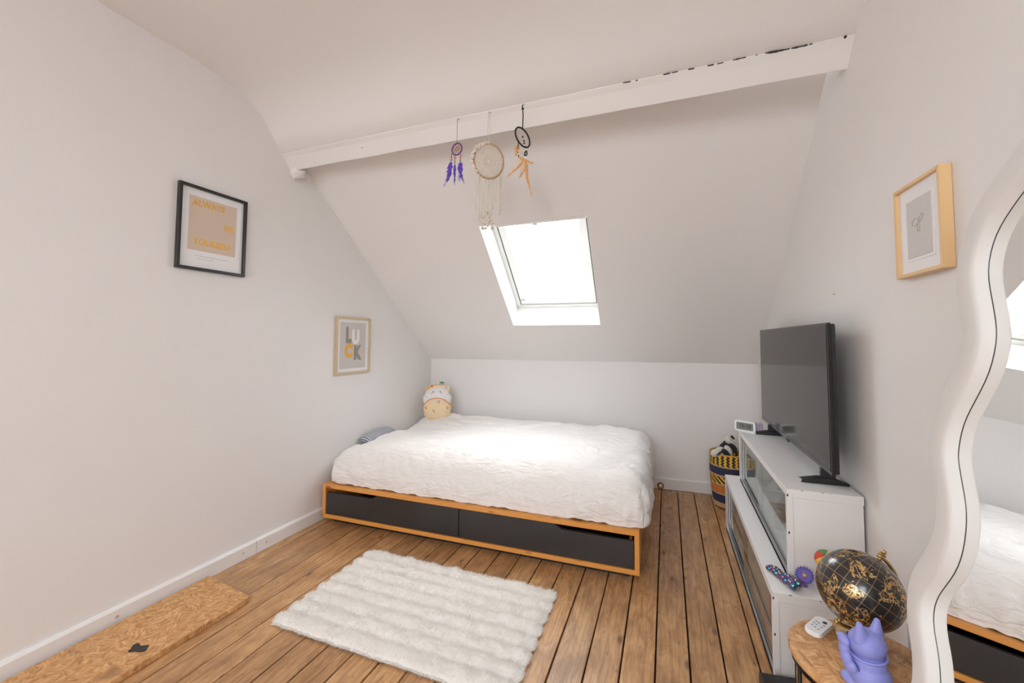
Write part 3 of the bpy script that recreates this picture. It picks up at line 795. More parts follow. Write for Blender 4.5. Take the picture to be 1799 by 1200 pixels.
# chipboard plank on the floor
ob = thing('chipboard_plank', 'long chipboard plank lying on the floor along the left skirting', 'board', (0, 0, 0))
pts = [(-2.195, -.6), (-1.845, -.55), (-1.842, .9), (-1.838, 1.402), (-1.848, 1.422), (-2.172, 1.464), (-2.195, 1.462)]
bd = prism('board', pts, .001, .023, M['osb'], ob, 'z', .0008)
def knotblob(c, r):
    P = []
    for k in range(22):
        a = 2*pi*k/22; rr = r*(1+.45*noise.noise(Vector((cos(a)*1.3, sin(a)*1.3, 4)))*1.4+.25*sin(a*3)); P.append((c[0]+rr*1.15*cos(a), c[1]+rr*.75*sin(a)))
    return P
prism('dark_knot', knotblob((-1.94, 1.035), .030), .0231, .0236, M['crack'], bd, 'z')

# ------------------------------------------------------------------ PICTURES
def picture(name, label, loc, rotz, w, h, fw, fd, fmat, mat_w, tilt=0, backing=.0):
    t = thing(name, label, 'picture', loc, rotz)
    if tilt: t.rotation_euler = (0, tilt, rotz)
    x, z = w/2, h/2
    prism('frame', [(-x, -z), (x, -z), (x-fw, -z+fw), (-x+fw, -z+fw)], -fd, 0, fmat, t, 'y', .0008).name = 'frame_rail'
    prism('frame_rail', [(-x, z), (-x+fw, z-fw), (x-fw, z-fw), (x, z)], -fd, 0, fmat, t, 'y', .0008)
    prism('frame_rail', [(-x, -z), (-x+fw, -z+fw), (-x+fw, z-fw), (-x, z)], -fd, 0, fmat, t, 'y', .0008)
    prism('frame_rail', [(x, -z), (x, z), (x-fw, z-fw), (x-fw, -z+fw)], -fd, 0, fmat, t, 'y', .0008)
    mo_ = box('mount', (-x+fw, -.006-backing, -z+fw), (x-fw, -.002, z-fw), mat_w, t)
    return t
# ALWAYS BE YOURSELF
p1 = picture('framed_poster', 'black framed poster reading ALWAYS BE YOURSELF in gold on blush', (XL+.001, 1.433, 1.787), pi/2, .345, .428, .0145, .020, M['black'], M['paper'])
box('print', (-.120, -.0068, -.112), (.120, -.006, .163), M['poster_pink'], p1)
text_mesh('lettering', 'ALWAYS', .046, M['goldfoil'], p1, -.025, .130, -.0069, .160, .0009, spacing=1.1)
text_mesh('lettering', 'BE', .046, M['goldfoil'], p1, .082, .034, -.0069, .050, .0004, spacing=1.15)
text_mesh('lettering', 'YOURSELF', .046, M['goldfoil'], p1, .0, -.068, -.0069, .188, .0009, spacing=1.1)
def caption(par, z, words, mat, cx=0, h=.0035):
    tot = sum(words)+.004*(len(words)-1); x = cx-tot/2
    bm = bmesh.new()
    for wd in words: bx(bm, (x, -.0066, z), (x+wd, -.006, z+h)); x += wd+.004
    return frombm('caption', bm, mat, par)
caption(p1, -.140, [.016, .026, .018, .026, .030, .016, .010], M['pale_ink'], 0, .0022); caption(p1, -.154, [.014, .026, .034], M['pale_ink'], -.03, .0022)
# LUCK
p2 = picture('framed_print', 'champagne framed print with the letters LUCK above the duvet', (XL+.001, 2.482, 1.182), pi/2, .36, .424, .016, .018, M['goldframe'], M['paper'])
box('print', (-.135, -.0068, -.172), (.135, -.006, .172), M['poster_grey'], p2)
text_mesh('letter', 'L', .150, M['grey_dk'], p2, -.052, .072, -.0069, .058, .010)
text_mesh('letter', 'U', .135, M['print_white'], p2, .024, .060, -.0071, .078, .010)
text_mesh('letter', 'K', .135, M['grey_dk'], p2, .042, -.060, -.0069, .084, .010)
text_mesh('letter', 'C', .125, M['ochre'], p2, -.046, -.046, -.0073, .078, .010)
caption(p2, -.128, [.02, .03, .025, .02], M['print_white'], .01)
# bow picture on the right wall
p3 = picture('framed_drawing', 'deep light-oak framed bow drawing on the right wall beside the mirror', (XR-.001, 1.450, 1.5515), -pi/2, .223, .266, .010, .026, M['lightwood'], M['paper'], backing=.010)
box('mount_step', (-.066, -.0178, -.090), (.066, -.016, .090), M['print_white'], p3)
box('print', (-.058, -.0192, -.082), (.058, -.0178, .082), M['picture_grey'], p3)
def loop(cx, cz, rx, rz, rot, th=.0008):
    return [(cx+rx*cos(a)*cos(rot)-rz*sin(a)*sin(rot), -.0202, cz+rx*cos(a)*sin(rot)+rz*sin(a)*cos(rot)) for a in [2*pi*k/24 for k in range(24)]]
tube('bow_loop', loop(-.014, .016, .015, .010, .1), .0007, M['pale_ink'], p3, 5, True); tube('bow_loop', loop(.014, .022, .014, .006, .8), .0006, M['pale_ink'], p3, 5, True)
tube('bow_tail', [(0, -.0202, .014), (-.006, -.0202, .002), (-.002, -.0202, -.012), (.007, -.0202, -.012), (.008, -.0202, -.002)], .0006, M['pale_ink'], p3, 5)
tube('bow_tail', [(0, -.0202, .016), (.006, -.0202, .008), (.006, -.0202, -.004)], .0005, M['pale_ink'], p3, 5)
cp3 = caption(p3, -.040, [.012, .014], M['picture_grey'], 0, .002)
cp3.location.y = -.0131

# ------------------------------------------------------------------ DREAMCATCHERS
def hook(par, x, y, z):
    tube('hook', [(x, y+.012, z+.012), (x, y-.004, z+.010), (x, y-.008, z+.002), (x+.002, y-.008, z-.004)], .0012, M['black_metal'], par, 6)
def feather(name, a, b, wdt, mat, par, curl=0, fluff=1.0, n=26):
    """quill with a barbed vane, from a to b"""
    a, b = Vector(a), Vector(b); ax = b-a; ln = ax.length; t = ax.normalized(); side = t.cross(Vector((.25, 1, .1))).normalized(); nrm = t.cross(side)
    def P(s): return a+ax*s+side*curl*sin(s*pi*.5)*s+nrm*curl*.3*s
    bm = bmesh.new()
    tube_bm(bm, [P(k/10) for k in range(11)], lambda s: .0009*(1-.7*s), 5)
    for k in range(n):
        s = .08+.9*k/n; wl = wdt*(sin(min(1, s*1.25)**.7*pi)**.6 if s*1.25 < 1 else max(.12, (1.03-s)*2.2)**.7)
        for sg in (-1, 1):
            L_ = wl*random.uniform(.75, 1.15); p = P(s); d = (side*sg+t*random.uniform(.5, .9)+nrm*random.uniform(-.35, .35)*fluff).normalized()
            q = p+d*L_; w2 = t*(ln*1.5/n)
            vs_ = [bm.verts.new(p-w2), bm.verts.new(p+w2), bm.verts.new(q+w2*.8), bm.verts.new(q-w2*.5)]
            bm.faces.new(vs_)
    me_ = bpy.data.meshes.new(name); bm.to_mesh(me_); bm.free(); me_.materials.append(mat)
    o = bpy.data.objects.new(name, me_); C.objects.link(o); o.parent = par
    return o
YD = 1.812
# 1 small blue / purple
d1 = thing('dreamcatcher', 'small blue dreamcatcher with purple feathers, left of three on the beam', 'dreamcatcher', (-.990, YD, 2.202), 0, 'dreamcatchers hanging from the beam')
hook(d1, .0, .01, .155)
tube('cord', [(0, .0, .155), (0, 0, .032)], .0011, M['thread_blue'], d1, 5)
hp = circ((0, 0, 0), .030, (.1, 1, 0), 32); tube('hoop', hp, .0034, M['thread_blue'], d1, 8, True)
for k in range(10):
    a = 2*pi*k/10; tube('spoke', [(.009*cos(a), 0, .009*sin(a)), (.028*cos(a), 0, .028*sin(a))], .0016, M['thread_red'], d1, 6)
tube('web_ring', circ((0, 0, 0), .007, (0, 1, 0), 16), .0018, M['thread_green'], d1, 6, True)
for x, z0 in ((-.030, -.018), (-.010, -.034), (.022, -.030)):
    tube('beaded_cord', [(x, 0, z0), (x-.002, 0, z0-.028)], .0024, M['thread_red'], d1, 6)
    ball('bead', (x-.002, 0, z0-.034), .0042, M['thread_green'], d1, u=10, v=8)
feather('feather', (-.032, 0, -.056), (-.052, -.004, -.165), .020, M['feather_purple'], d1, .0, 1)
feather('feather', (-.034, .002, -.10), (-.068, 0, -.185), .016, M['feather_lilac'], d1, -.01, 1)
feather('feather', (-.012, 0, -.072), (-.010, -.004, -.175), .011, M['feather_purple'], d1, .0, 1)
feather('feather', (.020, 0, -.068), (.026, -.006, -.150), .021, M['feather_purple'], d1, .0, 1)
feather('feather', (.022, 0, -.12), (.014, .004, -.165), .020, M['feather_lilac'], d1, .0, 1)
feather('feather', (.024, 0, -.135), (.044, .002, -.185), .005, M['feather_purple'], d1, .0, .3)
feather('feather', (-.014, 0, -.14), (-.012, .002, -.186), .004, M['feather_purple'], d1, .0, .3)
# 2 macrame
d2 = thing('dreamcatcher', 'ivory macrame dreamcatcher with long tassels above the skylight, middle one', 'dreamcatcher', (-.813, YD, 2.113), 0, 'dreamcatchers hanging from the beam')
hook(d2, 0, .01, .245)
tube('cord', [(-.002, 0, .245), (-.006, 0, .15), (-.002, 0, .093)], .0014, M['macrame'], d2, 5); tube('cord', [(.003, 0, .245), (.007, 0, .16), (.003, 0, .093)], .0014, M['macrame'], d2, 5)
ball('knot', (0, 0, .092), .008, M['macrame'], d2, u=12, v=8)
ell = [(.062*cos(a), .045*cos(a)*.9, .088*sin(a)) for a in [2*pi*k/40 for k in range(40)]]
tube('hoop', ell, .0055, M['hoopwood'], d2, 8, True)
bm = bmesh.new()
for rr in (.14, .26, .38, .5, .62, .74, .85, .95):
    pts = [(.062*rr*cos(a)*(1+.03*sin(a*12)), .040*rr*cos(a), .088*rr*sin(a)*(1+.03*sin(a*12))) for a in [2*pi*k/48 for k in range(48)]]
    tube_bm(bm, pts, .0030, 5, True)
for k in range(22):
    a = 2*pi*k/22; tube_bm(bm, [(.062*.12*cos(a), .040*.12*cos(a), .088*.12*sin(a)), (.062*.97*cos(a+.12), .040*cos(a+.12)*.97, .088*.97*sin(a+.12))], .0022, 4)
frombm('crochet_web', bm, M['macrame'], d2, True)
bm = bmesh.new()
for k in range(34):
    a = radians(95+130*k/34); c = Vector((.066*cos(a), .045*cos(a), .09*sin(a))); bmesh.ops.create_uvsphere(bm, u_segments=7, v_segments=5, radius=random.uniform(.006, .010), matrix=Matrix.Translation(c+Vector([random.uniform(-.005, .005) for _ in range(3)])))
frombm('lace_ruffle', bm, M['macrame'], d2, True)
for k, (x, ln) in enumerate(((-.050, .20), (-.038, .235), (-.028, .21), (-.012, .18), (0, .15), (.012, .19), (.022, .16), (.030, .13))):
    zt_ = -.086*math.sqrt(max(0, 1-(x/.062)**2)); tube('tassel', [(x, x*.7, zt_), (x+.002*sin(k), x*.7, zt_-ln*.4), (x-.002*cos(k*2), x*.7, zt_-ln*.8), (x+.003*sin(k*3), x*.7, zt_-ln)], random.uniform(.0022, .0042), M['macrame'], d2, 6)
bm = bmesh.new(); zt_ = -.06
for s in (0, 2*pi/3, 4*pi/3): tube_bm(bm, [(.048+.005*sin(s+k*.9), .034+.003*cos(s+k*.9), zt_-k*.0062) for k in range(34)], .003, 5)
frombm('braid', bm, M['macrame'], d2, True)
bm = bmesh.new()
for k in range(60):
    z = -.24-.10*random.random(); bmesh.ops.create_uvsphere(bm, u_segments=6, v_segments=4, radius=random.uniform(.003, .008), matrix=Matrix.Translation((-.02+random.uniform(-.024, .05)*(1 if z < -.29 else .6), random.uniform(-.006, .012), z)))
o = frombm('lace_fringe', bm, M['macrame'], d2, True); tag(o, kind='stuff')
# 3 black with amber feathers
d3 = thing('dreamcatcher', 'black hooped dreamcatcher with amber feathers, right of three on the beam', 'dreamcatcher', (-.635, YD, 2.202), 0, 'dreamcatchers hanging from the beam')
hook(d3, 0, .01, .16)
tube('cord', [(-.002, 0, .158), (.002, 0, .11), (0, 0, .048)], .0026, M['cord_black'], d3, 6)
ball('knot', (0, 0, .142), .006, M['cord_black'], d3, u=10, v=8)
tl = radians(12)
h3 = [(.022*cos(a)+.012*sin(a)*-.8, .038*cos(a), .049*sin(a)) for a in [2*pi*k/36 for k in range(36)]]
tube('hoop', h3, .0042, M['cord_black'], d3, 8, True)
bm = bmesh.new()
for k in range(8):
    a = 2*pi*k/8; b_ = a+2*pi*3/8; f3 = lambda q: (.022*cos(q)-.0096*sin(q), .038*cos(q), .049*sin(q)); tube_bm(bm, [f3(a), f3(b_)], .0006, 4)
frombm('web', bm, M['macrame'], d3)
for p in ((.002, -.004, .0), (.007, 0, -.018), (.008, 0, -.030)): ball('bead', p, .0042, M['cord_black'], d3, u=10, v=8)
tube('beaded_cord', [(-.020, 0, -.015), (-.024, 0, -.05), (-.020, 0, -.095)], .0022, M['cord_black'], d3, 6); tube('beaded_cord', [(.016, 0, -.045), (.018, 0, -.07), (.012, 0, -.10)], .0022, M['cord_black'], d3, 6)
tube('small_hoop', circ((.016, 0, -.082), .011, (.6, 1, 0), 18), .0025, M['cord_black'], d3, 6, True)
for p in ((-.021, 0, -.062), (-.020, 0, -.078), (.017, -.003, -.062), (.014, 0, -.098)): ball('bead', p, .0042, M['plastic_white'], d3, u=10, v=8)
for a, b_, wd, mt, cu in (((-.022, 0, -.03), (-.034, 0, -.085), .014, 'feather_tan', 0), ((-.006, 0, -.05), (-.012, 0, -.12), .014, 'feather_cream', 0),
    ((-.018, 0, -.095), (.052, -.004, -.150), .009, 'feather_tan', .012), ((-.010, 0, -.10), (-.062, 0, -.148), .006, 'feather_cream', .01),
    ((.004, 0, -.115), (-.066, -.004, -.195), .009, 'feather_tan', -.022), ((.008, 0, -.12), (-.012, .004, -.19), .014, 'feather_cream', 0),
    ((.014, 0, -.115), (.026, 0, -.20), .012, 'feather_tan', 0), ((.016, 0, -.17), (.048, -.004, -.295), .007, 'feather_tan', 0), ((.010, .004, -.15), (-.018, 0, -.20), .007, 'feather_tan', .0)):
    feather('feather', a, b_, wd, M[mt], d3, cu, .8)

# ------------------------------------------------------------------ GLASS CABINETS
def cabinet(name, label, xf, xb, y0, y1, z0f, z1f, zi=0):
    t = thing(name, label, 'cabinet')
    def F(x, y, w):       # w: 0 bottom .. 1 top plus metric offsets handled by tuples
        return (x, y, z0f(y)+w*(z1f(y)-z0f(y)))
    H = z1f(y0)-z0f(y0); th = .020; k = th/H
    B = lambda nm, a, b, mt, par=t, bv=.0008: box(nm, a, b, mt, par, bv, F, 1)
    B('top_panel', (xf, y0, 1-k), (xb, y1, 1), M['white'])
    B('bottom_panel', (xf, y0+th, .0), (xb, y1-th, k*.8), M['white'])
    ne = B('end_panel', (xf+.004, y0+.004, 0), (xb-.001, y0+th, 1-k), M['white'])
    B('edge_stile', (xf, y0, 0), (xf+.020, y0+.004, 1-k), M['white']); B('edge_rail', (xf+.02, y0, 1-k*1.55), (xb, y0+.004, 1-k), M['white'])
    B('end_panel', (xf+.004, y1-th, 0), (xb, y1, 1-k), M['white'])
    B('back_panel', (xb-.008, y0+th, k), (xb-.002, y1-th, 1-k), M['cab_in'])
    B('front_stile', (xf, y0+.004, 0), (xf+.012, y0+.022, 1-k), M['white']); B('front_stile', (xf, y1-.016, 0), (xf+.012, y1, 1-k), M['white'])
    B('front_rail', (xf, y0+.02, 1-k*1.45), (xf+.008, y1-.016, 1-k), M['white'])
    ya, yc = y0+.022, y1-.016
    # aluminium channels
    kb = .8*k
    B('track', (xf, ya, 0), (xf+.006, yc, kb), M['alu']); B('track', (xf+.006, ya, kb), (xf+.028, yc, kb+.02*k), M['rail_dark'])
    for x in (xf+.007, xf+.015, xf+.023): B('track_rib', (x, ya, kb), (x+.002, yc, kb+.35*k), M['alu'])
    for x in (xf+.002, xf+.012): B('side_channel', (x, yc-.028, kb), (x+.008, yc, 1-1.45*k), M['alu'])
    B('side_channel', (xf+.002, ya, kb), (xf+.01, ya+.004, 1-1.45*k), M['alu'])
    ym = (ya+yc)/2
    B('glass_pane', (xf+.010, ya+.002, kb+.1*k), (xf+.013, ym+.03, 1-1.2*k), M['cab_glass'], t, 0)
    B('glass_pane', (xf+.018, ym-.03, kb+.1*k), (xf+.021, yc-.002, 1-1.2*k), M['cab_glass'], t, 0)
    # chips of missing paint on the near edges
    for q, (y, w) in enumerate(((y0-.0002, .93), (y0-.0002, .52))):
        c = Vector(F(xf+.003+.002*(q % 2), y, w)); ball('paint_chip', c, .0035 if q < 2 else .002, M['crack'], ne, (.8, .25, 1.5), u=8, v=6)
    for q in (1, 4, 5):
        c = Vector(F(xf+.02+(xb-xf-.04)*(q+.5*random.random())/9, y0-.0002, .996)); ball('paint_chip', c, random.uniform(.0015, .003), M['crack'], ne, (2.2, .3, .5), u=8, v=6)
    return t
lt = lambda y: .312+(y-1.79)*.026
lowc = cabinet('display_cabinet', 'lower white glass-fronted cabinet standing on the floorboards', .352, .672, 1.79, 3.09, lambda y: 0, lt)
upc = cabinet('display_cabinet', 'upper white glass-fronted cabinet carrying the television', .428, .671, 1.890, 3.02, lambda y: lt(y)+.0005, lambda y: .660)

# contents
def crumple(name, c, s, mat, label, cat, seed, group=None):
    bm = bmesh.new(); bmesh.ops.create_icosphere(bm, subdivisions=4, radius=1)
    for v_ in bm.verts:
        n_ = noise.noise(v_.co*2.3+Vector((seed, 0, 0)))*.35+abs(noise.noise(v_.co*5+Vector((0, seed, 0))))*.3
        p = v_.co*(1+n_*.5-.1); v_.co = Vector((p.x*s[0], p.y*s[1], max(p.z*s[2], -s[2]*.8)))
    o = frombm(name, bm, mat, None, True); o.location = (c[0], c[1], c[2]+s[2]*.8); return tag(o, label, cat, group)
zu = lambda y: lt(y)+.02
crumple('plastic_bag', (.52, 2.10, zu(2.1)), (.055, .16, .055), M['bag'], 'crumpled pale plastic bag near the front end of the upper cabinet', 'bag', 3)
crumple('plastic_bag', (.53, 2.50, zu(2.5)), (.06, .12, .085), M['bag'], 'pale plastic bag in the middle of the upper cabinet', 'bag', 9)
for k, y in enumerate((2.30, 2.66, 2.76)):
    t = thing('glass_jar', ('small clear jar between the plastic bags in the upper cabinet', 'clear jar standing mid way along the upper cabinet far half', 'clear jar nearest the far end of the upper cabinet')[k], 'jar', (.492, y, zu(y)+.003), 0, 'jars in the upper cabinet')
    lathe('jar_body', [(.0, 0), (.022, 0), (.024, .01), (.024, .06), (.018, .07), (.018, .078)], M['poly'], t, 20); lathe('lid', [(0, .078), (.02, .078), (.02, .088), (0, .088)], M['alu'], t, 20)
bxo = thing('storage_box', 'coral red box standing behind the glass of the lower cabinet', 'box', (.50, 2.03, .017))
box('box_body', (-.09, -.12, 0), (.09, .12, .14), M['coral'], bxo, .004); box('lid', (-.093, -.123, .14), (.093, .123, .165), M['coral'], bxo, .004)

# ------------------------------------------------------------------ TV
tv = thing('television', 'black flat television standing on the upper white cabinet', 'television', (.585, 2.485, .6605))
ty0, ty1, tz0, tz1 = -.605, .600, .066, .643; tx = -.012
prism('bezel', [(a, b) for a, b in rrect(ty0, ty1, tz0, tz1, .008, 4)], tx, tx+.012, M['black_gloss'], tv, 'x', .002)
prism('screen', [(ty0+.012, tz0+.020), (ty1-.012, tz0+.020), (ty1-.012, tz1-.012), (ty0+.012, tz1-.012)], tx-.0015, tx+.002, M['screen'], tv, 'x')
for a, b in (((ty0+.010, tz0+.016), (ty1-.010, tz0+.020)), ((ty0+.010, tz1-.012), (ty1-.010, tz1-.008))): box('bezel_edge', (tx-.0025, a[0], a[1]), (tx+.002, b[0], b[1]), M['black_gloss'], tv)
prism('back_cover', rrect(ty0+.004, ty1-.004, tz0+.004, tz1-.004, .012, 4), tx+.012, tx+.026, M['black'], tv, 'x', .001)
prism('rear_housing', rrect(ty0+.28, ty1-.28, tz0+.06, tz1-.22, .03, 4), tx+.026, tx+.050, M['black'], tv, 'x', .006)
box('maker_badge', (tx-.004, -.025, tz0-.006), (tx+.004, .025, tz0+.004), M['black_gloss'], tv, .002)
for y in (-.47, .44):
    ft = prism('foot', [(-.088, 0), (.084, 0), (.082, .010), (.03, .026), (-.02, .026), (-.084, .012)], y-.016, y+.016, M['black'], tv, 'y', .003)
    prism('foot_stem', [(-.012, .02), (.040, .02), (.034, .20), (.018, .20), (.015, .07), (-.010, .062)], y-.010, y+.010, M['black'], ft, 'y', .002)
    prism('foot_tip', [(-.0895, .0005), (-.080, .0005), (-.078, .0135), (-.086, .0125)], y-.0165, y+.0165, M['alu'], ft, 'y', .001)

# alarm clock
ck = thing('alarm_clock', 'white digital alarm clock on the far end of the upper cabinet', 'clock', (.462, 2.968, .6605), radians(-33))
prism('case', rrect(-.062, .062, .0, .068, .012, 5), -.016, .022, M['plastic_white'], ck, 'y', .002)
prism('display', rrect(-.050, .050, .012, .057, .004, 3), -.0175, -.015, M['lcd'], ck, 'y')
text_mesh('digits', '15:10', .034, M['lcd_ink'], ck, .002, .036, -.0176, .066, .0004)
sb = thing('pink_packet', 'small mauve packet wedged behind the clock beside the television', 'packet', (.545, 2.975, .6605))
box('packet_body', (-.009, -.02, 0), (.009, .02, .055), M['feather_lilac'], sb, .003); box('flap', (-.0095, -.021, .012), (.002, -.018, .030), M['pink'], sb, .001)

# ------------------------------------------------------------------ BASKET
bk = thing('woven_basket', 'woven basket with yellow, navy and orange bands by the knee wall', 'basket', (.435, 3.500, 0))
prof = []; nrow = 40
def br(z):
    s = z/.40; return .112+.030*sin(min(1, s*1.25)*pi/2)-.004*s
prof = [(0, .003), (.085, .002), (.102, .006)]
for k in range(nrow*4+1):
    z = .010+.39*k/(nrow*4); prof.append((br(z)+.0028*abs(sin(pi*k/4)), z))
prof += [(br(.4)-.006, .402), (br(.4)-.010, .395), (br(.3)-.012, .30), (.10, .02), (0, .018)]
lathe('basket_wall', prof, M['basket'], bk, 72)
def softtoy(label, loc, sc, rz, seed, base):
    t = thing('soft_toy', label, 'soft toy', loc, rz, 'black and white soft toys in the basket')
    bm = bmesh.new(); bmesh.ops.create_icosphere(bm, subdivisions=4, radius=1)
    for v_ in bm.verts:
        n_ = noise.noise(v_.co*2.0+Vector((seed, 0, 0)))*.2; v_.co = Vector((v_.co.x*sc[0], v_.co.y*sc[1], v_.co.z*sc[2]))*(1+n_)
    frombm('body', bm, M['cream_plush'], t, True)
    for (dx, dy, dz, r, s, m) in base:
        ball('limb', (dx, dy, dz), r, M[m], t, s, Matrix.Rotation(seed, 4, 'Y'))
    return t
softtoy('black and white soft toy lying over the basket rim', (.375, 3.46, .385), (.066, .075, .048), .3, 1.0,
        [(-.060, -.035, .018, .030, (.9, .7, 1.2), 'cream_plush'), (-.038, -.048, .022, .018, (.35, 1, 1.9), 'black_plush'), (.012, -.055, .010, .040, (1.35, .75, .6), 'black_plush'), (.040, -.02, .038, .030, (1.3, .8, .7), 'cream_plush')])
softtoy('black and white soft toy propped upright behind in the basket', (.445, 3.535, .445), (.060, .060, .060), -.2, 4.0,
        [(-.040, -.050, -.008, .034, (.8, .6, 1.1), 'black_plush'), (.015, -.055, -.012, .036, (1.1, .7, .8), 'black_plush'), (-.012, -.045, .045, .028, (1, .8, .9), 'cream_plush'), (-.032, -.042, .030, .012, (.6, .6, 2.0), 'black_plush'), (.018, -.045, .066, .011, (1.6, .6, .8), 'black_plush')])

# brass pipe end on the skirting
pe = thing('pipe_cap', 'round brass pipe cap against the skirting right of the bed', 'pipe cap', (-.062, yb(-.062)-.019, .0265))
lathe('cap', [(0, .022), (.018, .022), (.022, .018), (.024, .0)], M['gold'], pe, 28, ax=(0, -1, 0)); lathe('cap_face', [(0, .0235), (.015, .0235), (.016, .022)], M['goldframe'], pe, 24, ax=(0, -1, 0)); lathe('collar', [(.0, .006), (.0262, .006), (.0262, 0), (0, 0)], M['black_metal'], pe, 28, ax=(0, -1, 0))

# ------------------------------------------------------------------ ORNAMENTS ON THE LOWER CABINET
orn = thing('beaded_ornament', 'iridescent rainbow metal bead ornament lying on the lower cabinet ledge', 'ornament', (.405, 1.884, lt(1.88)+.0005), radians(28))
pb = []
for k in range(11):
    y = -.062+.0124*k
    for s in (-1, 1):
        if k > 7 and s == -1 and k % 2: continue
        r = .0105+.0035*sin(k*1.3+s)**2 + (.003 if k < 3 else 0) - (.0008*max(0, k-6))
        pb.append((s*.009*cos(k*.9)*(1.25 if k < 5 else .7)+.002*k*0, y, r+.006*(1+sin(k*.9+s))*.6, r))
for x, y, z, r in pb: ball('bead', (x, y, z), r, M['iri'], orn, (1, 1.15, 1), u=16, v=10)

fw_ = thing('flower_ornament', 'purple daisy ornament with yellow centre beside the beaded ornament', 'ornament', (.472, 1.868, lt(1.868)+.0005))
fa = Vector((-.25, -.8, .55)).normalized(); fc_ = Vector((0, -.006, .042)); ra = fa.orthogonal().normalized(); rb = fa.cross(ra)
for lay, (n, r, wd, o_) in enumerate(((18, .030, .0052, 0), (18, .024, .0048, .0035))):
    for k in range(n):
        a = 2*pi*(k+.5*lay)/n; d = ra*cos(a)+rb*sin(a); s_ = fa.cross(d)
        bm = bmesh.new(); ring = []
        for q, (rr, ww) in enumerate(((.006, .3), (.014, .8), (.022, 1), (.027, .7), (.030, .15))):
            c = fc_+d*(rr*r/.03)+fa*(o_+.0016*q*q*.35); ring.append([bm.verts.new(c-s_*wd*ww), bm.verts.new(c+fa*-.0012), bm.verts.new(c+s_*wd*ww), bm.verts.new(c+fa*-.003)])
        for A, B in zip(ring, ring[1:]):
            for e in range(4): bm.faces.new([A[e], A[(e+1) % 4], B[(e+1) % 4], B[e]])
        frombm('petal', bm, M['purple'], fw_)
lathe('centre', [(0, .010), (.004, .009), (.006, .004), (.006, 0)], M['yellow'], fw_, 16, fc_, fa)
tube('stamen', [fc_+fa*.006, fc_+fa*.012+Vector((-.003, 0, .012))], .0006, M['yellow'], fw_, 5)
lathe('stand', [(0, 0), (.012, 0), (.012, .003), (.003, .005), (.003, .02)], M['purple'], fw_, 16, (0, .004, 0))

bl = thing('toy_ball', 'red, yellow and green ball behind the globe on the lower cabinet', 'ball', (0.531, 1.830, 0.439))
for k, m in enumerate(('red', 'yellow', 'green', 'red', 'yellow', 'green')):
    bm = bmesh.new(); n = 4; g = []
    for i in range(n+1):
        a = 2*pi*(k+i/n)/6; g.append([bm.verts.new((.024*sin(pi*j/12)*cos(a), .024*sin(pi*j/12)*sin(a), .024*cos(pi*j/12))) for j in range(1, 12)])
    for i in range(n):
        for j in range(10): bm.faces.new([g[i][j], g[i+1][j], g[i+1][j+1], g[i][j+1]])
    frombm('panel', bm, M[m], bl, True)
bl.rotation_euler = (.7, .5, -.75); bl.scale = (1.45, 1.45, 1.45)
bs = thing('ball_stand', 'small white block holding up the toy ball behind the globe', 'stand', (0.531, 1.830, lt(1.83)+.0005))
box('block', (-.02, -.02, 0), (.02, .02, 0.439-lt(1.83)-.0352), M['plastic_white'], bs, .002)

# ------------------------------------------------------------------ SIDE TABLE and its things
TZ = .45; tcx, tcy, tr = .445, 1.278, .157
st = thing('side_table', 'small round side table with strand board top and black wire frame', 'table', (tcx, tcy, 0))
lathe('table_top', [(0, TZ-.016), (tr-.001, TZ-.016), (tr, TZ-.014), (tr, TZ-.002), (tr-.002, TZ), (0, TZ)], M['osb'], st, 64)
for z in (TZ-.030, .06): tube('ring', circ((0, 0, z), tr-.008, n=48), .0035, M['black_metal'], st, 8, True)
tube('ring', circ((0, 0, TZ-.20), tr-.008, n=48), .003, M['black_metal'], st, 8, True)
for k in range(8):
    a = radians(12+45*k); x, y = (tr-.008)*cos(a), (tr-.008)*sin(a)
    tube('leg', [(x, y, 0), (x, y, TZ-.018)], .004, M['black_metal'], st, 8)
# curved board drum
def drum(a0, a1, z0, z1, r, th, name, par):
    bm = bmesh.new(); n = 20; R4 = []
    for i in range(n+1):
        a = a0+(a1-a0)*i/n; R4.append([bm.verts.new((q*cos(a), q*sin(a), z)) for q, z in ((r, z0), (r, z1), (r-th, z1), (r-th, z0))])
    for A, B in zip(R4, R4[1:]):
        for e in range(4): bm.faces.new([A[e], A[(e+1) % 4], B[(e+1) % 4], B[e]])
    bm.faces.new(R4[0]); bm.faces.new(R4[-1][::-1]); return frombm(name, bm, M['osb'], par, False)
drum(radians(-170), radians(-3), .062, TZ-.035, tr-.016, .010, 'board_panel', st); drum(radians(0), radians(165), .062, TZ-.035, tr-.016, .010, 'board_panel', st)
lathe('shelf', [(0, .055), (tr-.012, .055), (tr-.012, .065), (0, .065)], M['osb'], st, 48)

# remote control
rm = thing('remote_control', 'small white remote control on the strand board side table', 'remote control', (.377, 1.372, TZ+.0005), radians(-37))
prism('case', rrect(-.0195, .0195, -.044, .044, .012, 5), 0, .012, M['plastic_white'], rm, 'z', .0015)
prism('button', disc_pts(.0055, 16, 1, 1, .006, .022), .0119, .0128, M['black'], rm, 'z')
for x, y in ((-.010, .012), (-.003, .008), (.010, .006), (-.011, 0), (-.004, -.004), (.009, -.006), (-.010, -.014), (-.002, -.018), (.008, -.022)):
    prism('button', disc_pts(.0022, 10, 1.4, 1, x, y), .0119, .0124, M['ink'], rm, 'z')

